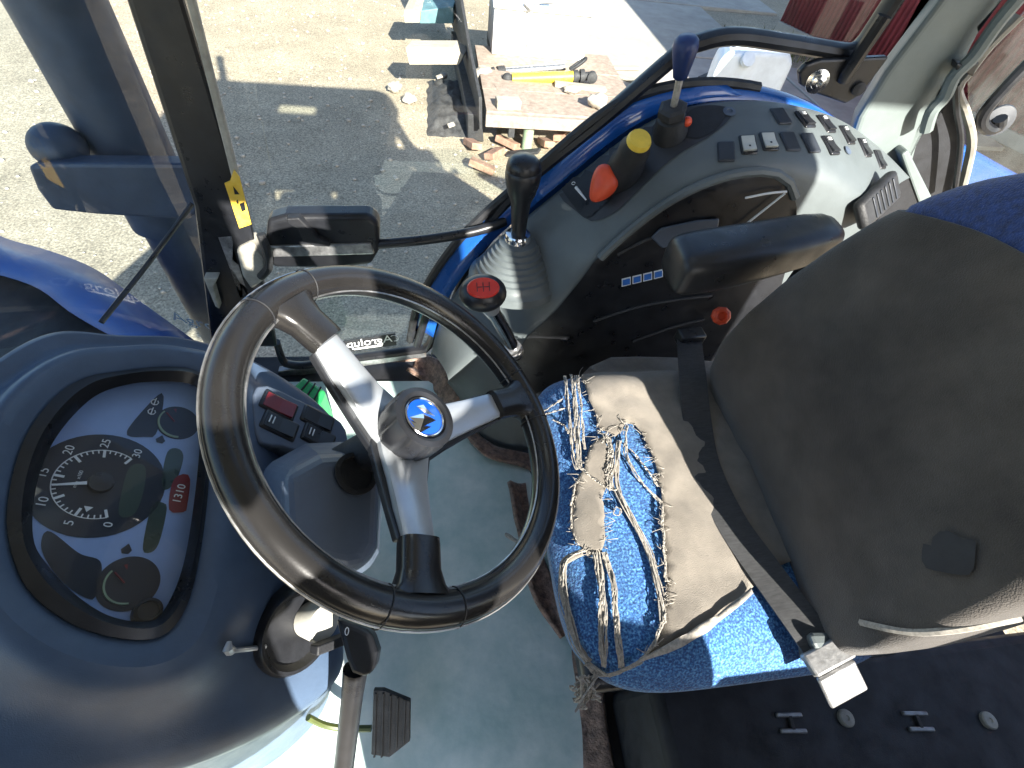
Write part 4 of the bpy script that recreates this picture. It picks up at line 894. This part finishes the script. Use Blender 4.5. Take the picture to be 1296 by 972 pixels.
def spoke_out(d, prof, h0, h1):
    e = WN.cross(d); L = [WC+d*r-e*w/2+WN*h for r, w, h in prof]; Rr = [WC+d*r+e*w/2+WN*h for r, w, h in prof[::-1]]; return L+Rr
for i, d in enumerate(spd):
    h = .001*i; e = WN.cross(d)
    rings = []
    for r, w, z in ((.012, .060, -.030), (.03, .054, -.028), (.055, .043, -.022), (.085, .037, -.013), (.126, .032, -.001), (.131, .030, .0)):
        c = WC+d*r+WN*(z+h); rings.append([c-e*w/2-WN*.009, c-e*w/2+WN*.001, c-e*(w/2-.004)+WN*.004, c+e*(w/2-.004)+WN*.004, c+e*w/2+WN*.001, c+e*w/2-WN*.009])
    MB().loft(rings, True, True, True).build('spoke', M['silver'], sw, 50)
    rings = []
    for r, w, z in ((.010, .076, -.042), (.05, .058, -.036), (.09, .045, -.025), (.124, .040, -.010)):
        c = WC+d*r+WN*(z+h); rings.append([c-e*w/2-WN*.006, c-e*w/2+WN*.005, c+e*w/2+WN*.005, c+e*w/2-WN*.006])
    MB().loft(rings, True, True, True).build('spoke_backing', M['black'], sw, 0, bevel=.002)
    rings = []
    for r, w, t_ in ((.122, .0385, .0125), (.128, .039, .0135), (.150, .0395, .0135), (.163, .048, .015), (.172, .064, .017)):
        c = WC+d*r+WN*(-.001); rings.append([c+e*(w/2)*math.copysign(abs(math.cos(b))**.6, math.cos(b))+WN*t_*math.copysign(abs(math.sin(b))**.7, math.sin(b)) for b in [2*math.pi*j/24 for j in range(24)]])
    MB().loft(rings, True, True, True).build('spoke_sleeve', M['rim'], sw, 50)
    # moulded joint line round the rim on both sides of the spoke
    for s in (-1, 1):
        an = .19*s; dd = (d*math.cos(an)+e*math.sin(an)); ee = WN.cross(dd)
        MB().tube([WC+dd*(.183+.0172*math.cos(b))+WN*.0188*math.sin(b) for b in [2*math.pi*j/24 for j in range(24)]], .0007, 5, closed=True).build('rim_joint', M['blackm'], sw)
k = MB(); sg = 48; prof = [(.030, -.012), (.034, -.008), (.0365, .004), (.0365, .026), (.0345, .032), (.029, .0335), (.0255, .032), (.0245, .029), (.001, .029)]
u_, v_, n_ = basis(WN, V(0, 1, 0)); rings = []
for r, hh in prof:
    rings.append([WC+WN*(hh-.018)+(u_*math.cos(a)+v_*math.sin(a))*(r*(1-(.07*max(0, math.cos(a*9))**3 if .0 <= hh <= .028 and r > .033 else 0))) for a in [2*math.pi*j/144 for j in range(144)]])
k.loft(rings, True, True, True).build('hub_knob', M['black'], sw, 35)
ho = WC+WN*.0112
em = MB().lathe([(.0232, 0), (.0232, .0022), (.0222, .0032), (.0208, .0022), (.0208, .0008)], ho, WN, 40).build('emblem', M['chrome'], sw, 35)
MB().lathe([(.0207, .0), (.0207, .0012), (.001, .0022)], ho, WN, 40).build('emblem_field', mat('emblem_blue', (.01, .10, .55), .12, coat=1, var=.05, metal=.3), em, 30)
# stylised leaf: pointed plates with raised ridges
def eh(px, py, h=.0035): return atpl(px, py, ho+WN*h, WN)
k = MB()
for poly in ([(527, 514), (536, 512), (551, 527), (538, 523)], [(518, 528), (536, 523), (552, 532), (533, 541)], [(518, 531), (532, 544), (546, 540), (530, 549)]):
    P = [eh(x, y, .002) for x, y in poly]; c = sum(P, V(0, 0, 0))/len(P)+WN*.0028
    k.add(P+[c], [(i, (i+1) % len(P), len(P)) for i in range(len(P))])
k.build('emblem_leaf', M['chrome'], em, 0)

# ================================================================== SEAT
se = thing('driver_seat', 'torn driver seat with blue cushion and dark brown backrest cover', 'seat', (.42, .3, .0))
X0, X1, Y0, Y1 = .165, .70, .028, .585; XC, YC_, AX, AY = (X0+X1)/2, (Y0+Y1)/2, (X1-X0)/2, (Y1-Y0)/2; ZS = .50
def cz(x, y):
    u, v = (x-XC)/AX, (y-YC_)/AY; q = (abs(u)**5+abs(v)**5)**.2
    q = min(q, 1.0); z = ZS+.014*(1-u*u)*(1-v*v)-.055*q**9
    z += .012*math.exp(-((v+.82)/.2)**2)+.010*math.exp(-((v-.82)/.2)**2)         # side bolsters
    return z
k = MB(); rings = []
for i in range(14):
    rr_ = [0.02, .2, .4, .55, .68, .78, .86, .91, .95, .975, .99, 1, 1, .97][i]; q = []
    for j in range(80):
        a = 2*math.pi*j/80; cx, cy = math.cos(a), math.sin(a); s = (abs(cx)**5+abs(cy)**5)**-.2; x, y = XC+AX*cx*s*rr_, YC_+AY*cy*s*rr_
        z = cz(x, y) if i < 12 else (.435 if i == 12 else .39)
        q.append(V(x, y, z))
    rings.append(q)
CUSH = k.loft(rings, True, True, False); CUSH.build('cushion', M['seatblue'], se, 60, sub=1)
def cp(cx, cy): return 640+cx*.494, 420+cy*.494            # coordinates of the enlarged crop
def cpz(cx, cy, lift=.004):
    x, y = cp(cx, cy); z = ZS
    for _ in range(4): p = atz(x, y, z+lift); z = cz(p.x, p.y)
    return atz(x, y, z+lift)
def cover(crop, name, lab, m, lift=.005, step=.012, puck=.003, sd=0):
    P = [cpz(*c, lift) for c in crop]; vs, fs = cdt([(p.x, p.y) for p in P], step)
    mb = MB().add([V(v.x, v.y, cz(v.x, v.y)+lift+puck*(noise.noise(V(v.x*28+sd, v.y*28, 0))+.7*noise.noise(V(v.x*9+sd, v.y*14, 2)))) for v in vs], [tuple(f) for f in fs])
    o = mb.build(name, m, se, 60, solid=.002); return o
def rag(pts, n, amp, sd=0, closed=True):
    """ragged outline: subdivide and shake"""
    rn = random.Random(sd); out = []
    for i in range(len(pts) if closed else len(pts)-1):
        a, b = pts[i], pts[(i+1) % len(pts)]; L = math.hypot(b[0]-a[0], b[1]-a[1]); m = max(1, int(L/n))
        for j in range(m): t = j/m; out.append((a[0]+(b[0]-a[0])*t+rn.uniform(-amp, amp), a[1]+(b[1]-a[1])*t+rn.uniform(-amp, amp)))
    return out
main = rag([(195, 112), (215, 180), (235, 235), (258, 262), (285, 268), (310, 235), (335, 240), (358, 275), (385, 345), (400, 440), (404, 540), (412, 620), (408, 700), (402, 760), (380, 800), (345, 838)], 16, 4.5, 1, False)+\
       [(345, 838), (450, 790), (560, 718), (632, 655), (700, 600), (800, 560), (880, 480), (860, 300), (700, 130), (560, 80), (440, 66), (340, 64), (270, 66), (215, 90)]
cover(main, 'canvas_cover', '', M['cloth'], .006, .012, .0035)
flap = rag([(246, 265), (262, 300), (258, 390), (250, 430), (255, 530), (240, 565), (210, 570), (180, 540), (165, 500), (172, 440), (178, 380), (200, 350), (215, 290)], 14, 3.5, 2)
cover(flap, 'cover_flap', '', M['cloth'], .009, .009, .004, 5)
hem = [(345, 846), (420, 822), (520, 768), (632, 672), (628, 655), (545, 722), (440, 786), (345, 836)]
hm = cover(rag(hem, 30, 2, 4), 'cover_hem', '', M['thread'], .012, .01, .002)
# torn strands
strands = [([(150, 112), (162, 200), (168, 290), (182, 352)], 4), ([(168, 110), (182, 200), (188, 300), (192, 352)], 5), ([(186, 112), (196, 200), (204, 300)], 4), ([(178, 112), (176, 200), (180, 300), (190, 350)], 3),
           ([(288, 280), (283, 340), (284, 400), (330, 490), (368, 570), (388, 640), (400, 700), (404, 745)], 9), ([(270, 290), (272, 350), (270, 400), (284, 404)], 6), ([(310, 240), (308, 310), (345, 382), (398, 436)], 4),
           ([(228, 566), (242, 650), (244, 760), (250, 856)], 9), ([(240, 566), (250, 640), (258, 740), (256, 860)], 3), ([(252, 566), (275, 650), (284, 760), (296, 862)], 9), ([(200, 560), (152, 586), (145, 650), (156, 720), (182, 800), (215, 850), (250, 878)], 12),
           ([(95, 205), (145, 172)], 3), ([(98, 212), (150, 196)], 2), ([(190, 348), (230, 380), (268, 404)], 5), ([(256, 262), (266, 300), (262, 380), (268, 402)], 6), ([(178, 390), (168, 450), (172, 505), (188, 545)], 4),
           ([(400, 440), (406, 560), (412, 640)], 3), ([(345, 845), (300, 868), (260, 882)], 8), ([(205, 852), (240, 880), (290, 872)], 7), ([(330, 855), (380, 800), (410, 720)], 5), ([(120, 225), (150, 240), (160, 260)], 2), ([(320, 300), (360, 350), (390, 395)], 1.6), ([(280, 450), (276, 465), (290, 470), (294, 455), (284, 448)], 2)]
rn = random.Random(11)
for pts, w_, sd_ in (([(286, 330), (286, 400), (328, 490), (366, 570), (386, 640), (399, 705), (403, 740)], 7, 1), ([(230, 572), (243, 650), (246, 760), (251, 850)], 7, 2), ([(254, 572), (275, 650), (285, 760), (296, 852)], 6, 3), ([(196, 566), (153, 592), (147, 650), (158, 720), (184, 800), (214, 846)], 9, 4), ([(262, 270), (268, 320), (262, 380), (272, 402)], 8, 5)):
    c = crom([V(x, y, 0) for x, y in pts], 26); L_c, R_c = [], []
    for i, p in enumerate(c):
        t = (c[min(25, i+1)]-c[max(0, i-1)]).normalized(); nb = V(-t.y, t.x, 0); ww = w_*(.75+.5*noise.noise(V(i*.35, sd_, 0))); L_c.append(p+nb*ww*(.8+.4*rn.random())); R_c.append(p-nb*ww*(.8+.4*rn.random()))
    cover([(p.x, p.y) for p in L_c]+[(p.x, p.y) for p in R_c[::-1]], 'torn_strip', '', M['cloth'], .008, .006, .004, sd_*3)
for pts, wd in strands:
    k = MB(); nseg = 40; base = crom([V(x, y, 0) for x, y in pts], nseg)
    for s in range(max(3, int(wd*1.35))):
        ph = rn.uniform(0, 6); ox, oy = rn.uniform(-1, 1)*wd*.7, rn.uniform(-1, 1)*wd*.7
        q = [cpz(p.x+ox*(1+.5*math.sin(i*.23+ph*2))+1.6*math.sin(i*.5+ph)+rn.uniform(-.7, .7), p.y+oy*.4, .008+.004*rn.random()+.002*math.sin(i*.4+ph)) for i, p in enumerate(base)]
        k.tube(q, .0006+.0005*rn.random(), 5)
    k.build('torn_strand', M['thread'], se, 60)
# fringe of loose threads along torn edges (uncountable)
k = MB()
for poly in (main[:-14], flap):
    for i in range(len(poly)):
        for _ in range(rn.choice((1, 3, 6, 8))):
            x, y = poly[i]; a = rn.uniform(0, 6.28); L = rn.choice((5, 8, 12, 26))*rn.uniform(.6, 1.3); bx, by = x+rn.uniform(-4, 4), y+rn.uniform(-6, 6); cx_, cy_ = x+math.cos(a)*L, y+math.sin(a)*L*.8
            k.tube(crom([cpz(bx, by, .007), cpz((bx+cx_)/2+rn.uniform(-4, 4), (by+cy_)/2, .012), cpz(cx_, cy_, .008)], 6), .00045, 4)
o = k.build('fringe', M['thread'], se, 60); o['kind'] = 'stuff'
# knot of threads hanging at the front corner
k = MB(); kc = cpz(215, 890, .01)+V(0, -.005, -.02)
for i in range(16):
    d = V(rn.uniform(-1, 1), rn.uniform(-1, .4), rn.uniform(-1, .5)); q = [kc+V(0, .01, .015)+V(rn.uniform(-.02, .02), 0, 0)]
    for j in range(1, 9): q.append(kc+d*.022*math.sin(j*.5)+V(rn.uniform(-1, 1), rn.uniform(-1, 1), rn.uniform(-1, 1))*.006+V(0, -.01*j/8, -.01*j/8))
    k.tube(crom(q, 26), .0014, 5)
k.build('thread_knot', M['thread'], se, 60)
# cushion front skirt of torn canvas
q = [cpz(105, 150, .004), cpz(95, 260, .004), cpz(100, 420, .004), cpz(110, 560, .004), cpz(130, 700, .004), cpz(190, 830, .004)]; 
# backrest
BYC = .28
def back_ring(z, x, half, thick, bol, arch=0):
    q = []; n = 64
    for j in range(n):
        a = 2*math.pi*j/n; cx, cy = math.cos(a), math.sin(a); e = 4.0; s = (abs(cx)**e+abs(cy)**e)**(-1/e)
        px_, py_ = cx*s*thick/2, cy*s*half; v = py_/half
        if px_ < 0: px_ += -bol*(abs(v)**4)+.012*(1-v*v)
        q.append(V(x+thick/2+px_, BYC+py_, z+arch*(1-v*v)))
    return q
prof = [(.46, .53, .18, .10, .0), (.49, .515, .22, .12, .015), (.55, .50, .242, .135, .03), (.62, .497, .248, .14, .035), (.70, .505, .244, .14, .035), (.78, .522, .235, .14, .03, .01), (.85, .542, .222, .135, .022, .03), (.90, .560, .208, .13, .018, .05), (.912, .565, .204, .128, .016, .055)]
rings = [[q+V(-.006*max(0, noise.noise(V(q.y*9+q.z*5, q.z*3, 1)))-.004*noise.noise(V(q.y*22-q.z*15, q.z*9, 4)), 0, 0) for q in back_ring(*p)] for p in sum([[a]+([tuple(u*(1-t)+w*t for u, w in zip(tuple(a)+(0,)*(6-len(a)), tuple(b)+(0,)*(6-len(b)))) for t in (.25, .5, .75)]) for a, b in zip(prof, prof[1:])], [])+[prof[-1]]]
BK = MB().loft(rings, True, True, True); BK.build('backrest_cover', M['brown'], se, 60, sub=1)
prof2 = [(.89, .561, .205, .128, .016, .05), (.916, .567, .203, .130, .014, .057), (.955, .580, .182, .124, .008, .055), (.995, .600, .145, .108, .004, .05), (1.02, .622, .10, .07, 0, .035), (1.03, .64, .04, .03, 0, .02)]
MB().loft([back_ring(*p) for p in prof2], True, True, True).build('headrest', M['navy'], se, 60, sub=1)
bb = BK.bvh()
hh = [hit(bb, q.x, q.y, None) for q in crom([V(x, y, 0) for x, y in ((1090, 788), (1150, 800), (1210, 797), (1290, 782))], 24)]; hh = [a for a, n in hh if a is not None]
if len(hh) > 3: MB().tube(hh, .004, 6).build('cover_piping', M['thread'], se)
p_ = [(1172, 688), (1182, 690), (1186, 676), (1204, 672), (1226, 684), (1238, 682), (1236, 722), (1222, 728), (1196, 724), (1172, 716)]
vs_, fs_ = on_surface(p_, bb, .0045, 2)
if all(v is not None for v in vs_): MB().add(vs_, [tuple(f) for f in fs_]).build('cover_patch', M['blackm'], se, 40)
# base, pan and side plate
MB().box((.50, .31, .20), (.30, .40, .40)).build('suspension', M['blackm'], se, bevel=.02)
MB().box((.45, .307, .405), (.52, .53, .05)).build('seat_pan', M['black'], se, bevel=.015)
P = [V(.47, .052, .55), V(.62, .045, .52), V(.72, .045, .50), V(.66, .04, .44), V(.50, .04, .44)]
MB().prism(P, V(0, .02, 0)).build('hinge_cover', M['cons'], se, 0, bevel=.006)
# armrest
AR = [(.372, .580, .742, .036, .026), (.378, .580, .742, .046, .036), (.40, .582, .744, .050, .040), (.48, .594, .750, .050, .040), (.58, .614, .760, .046, .037), (.66, .630, .768, .040, .034), (.68, .632, .769, .026, .02)]
rings = []
for x, y, z, a, b in AR: rings.append([V(x, y+a*math.copysign(abs(math.cos(t))**.6, math.cos(t)), z+b*math.copysign(abs(math.sin(t))**.6, math.sin(t))) for t in [2*math.pi*j/28 for j in range(28)]])
ar = MB().loft(rings, True, True, True).build('armrest', M['black'], se, 60, sub=1)
MB().tube([V(.66, .62, .76), V(.64, .60, .60)], .016, 12).build('armrest_bracket', M['black'], se)
c0 = aty(911, 399, .60); MB().lathe([(.006, -.03), (.008, -.004), (.0165, .0), (.0175, .012), (.014, .017), (.009, .019), (.007, .015), (.001, .015)], c0, V(-.3, -.75, .6), 9).build('adjuster_knob', M['orange'], se, 30)
# black side panel beneath the seat with rails and rollers
sp_ = thing('under_seat_panel', 'black panel below the seat with two steel catches', 'panel', (.75, -.2, .0))
PN = MB().box((.78, -.19, .14), (.88, .50, .27)); PN.build('body', M['blackm'], sp_, bevel=.02)
pb = PN.bvh()
for px, py in ((1000, 915), (1160, 913)):
    p, n = hit(pb, px, py, V(.6, 0, .27)); u = (hit(pb, px+20, py, p)[0]-p).normalized(); v = n.cross(u)
    for d in (-.011, .011): MB().box(p+v*d+n*.003, (.045, .007, .008), (u, v, n)).build('catch_rail', M['buckle'], sp_, bevel=.002)
    MB().box(p+n*.004, (.006, .02, .006), (u, v, n)).build('catch_bar', M['dsteel'], sp_, bevel=.001)
for px, py in ((1069, 909), (1249, 912)):
    p, n = hit(pb, px, py, V(.6, 0, .27)); MB().lathe([(.013, 0), (.013, .006), (.011, .008), (.004, .008), (.003, .006)], p, n, 24).build('stud', M['seal'], sp_)
# ================================================================== SEAT BELT
sb = thing('seat_belt', 'grey-black lap belt lying across the torn cushion', 'seat belt', (.4, .3, .5))
bpt = [((872, 428), .62, 'y'), ((876, 470), .545, 'z'), ((882, 530), .522, 'z'), ((893, 590), .520, 'z'), ((925, 660), .524, 'z'), ((968, 722), .528, 'z'), ((1012, 782), .535, 'z'), ((1040, 822), .535, 'z')]
bl_ = crom([aty(*q, zz_) if m == 'y' else atz(*q, zz_) for q, zz_, m in bpt], 40)
MB().ribbon(bl_, V(-.15, -.15, 1), .050, .0025).build('strap', M['belt'], sb, 40)
MB().box(bl_[0]+V(0, 0, .004), (.055, .03, .03), (V(1, .1, 0).normalized(), V(-.1, 1, 0).normalized(), V(0, 0, 1))).build('anchor', M['black'], sb, bevel=.004)
e = bl_[-1]; t = (bl_[-1]-bl_[-4]).normalized(); n = (V(-.2, -.25, 1)); n = (n-t*n.dot(t)).normalized(); b = t.cross(n)
MB().box(e+t*.008+n*.004, (.028, .060, .016), (t, b, n)).build('buckle', M['buckle'], sb, bevel=.003)
t2 = (t-n*.55).normalized(); n2 = (n-t2*n.dot(t2)).normalized()
MB().box(e+t*.022+t2*.022, (.040, .056, .008), (t2, b, n2)).build('tongue', M['buckle'], sb, bevel=.003)
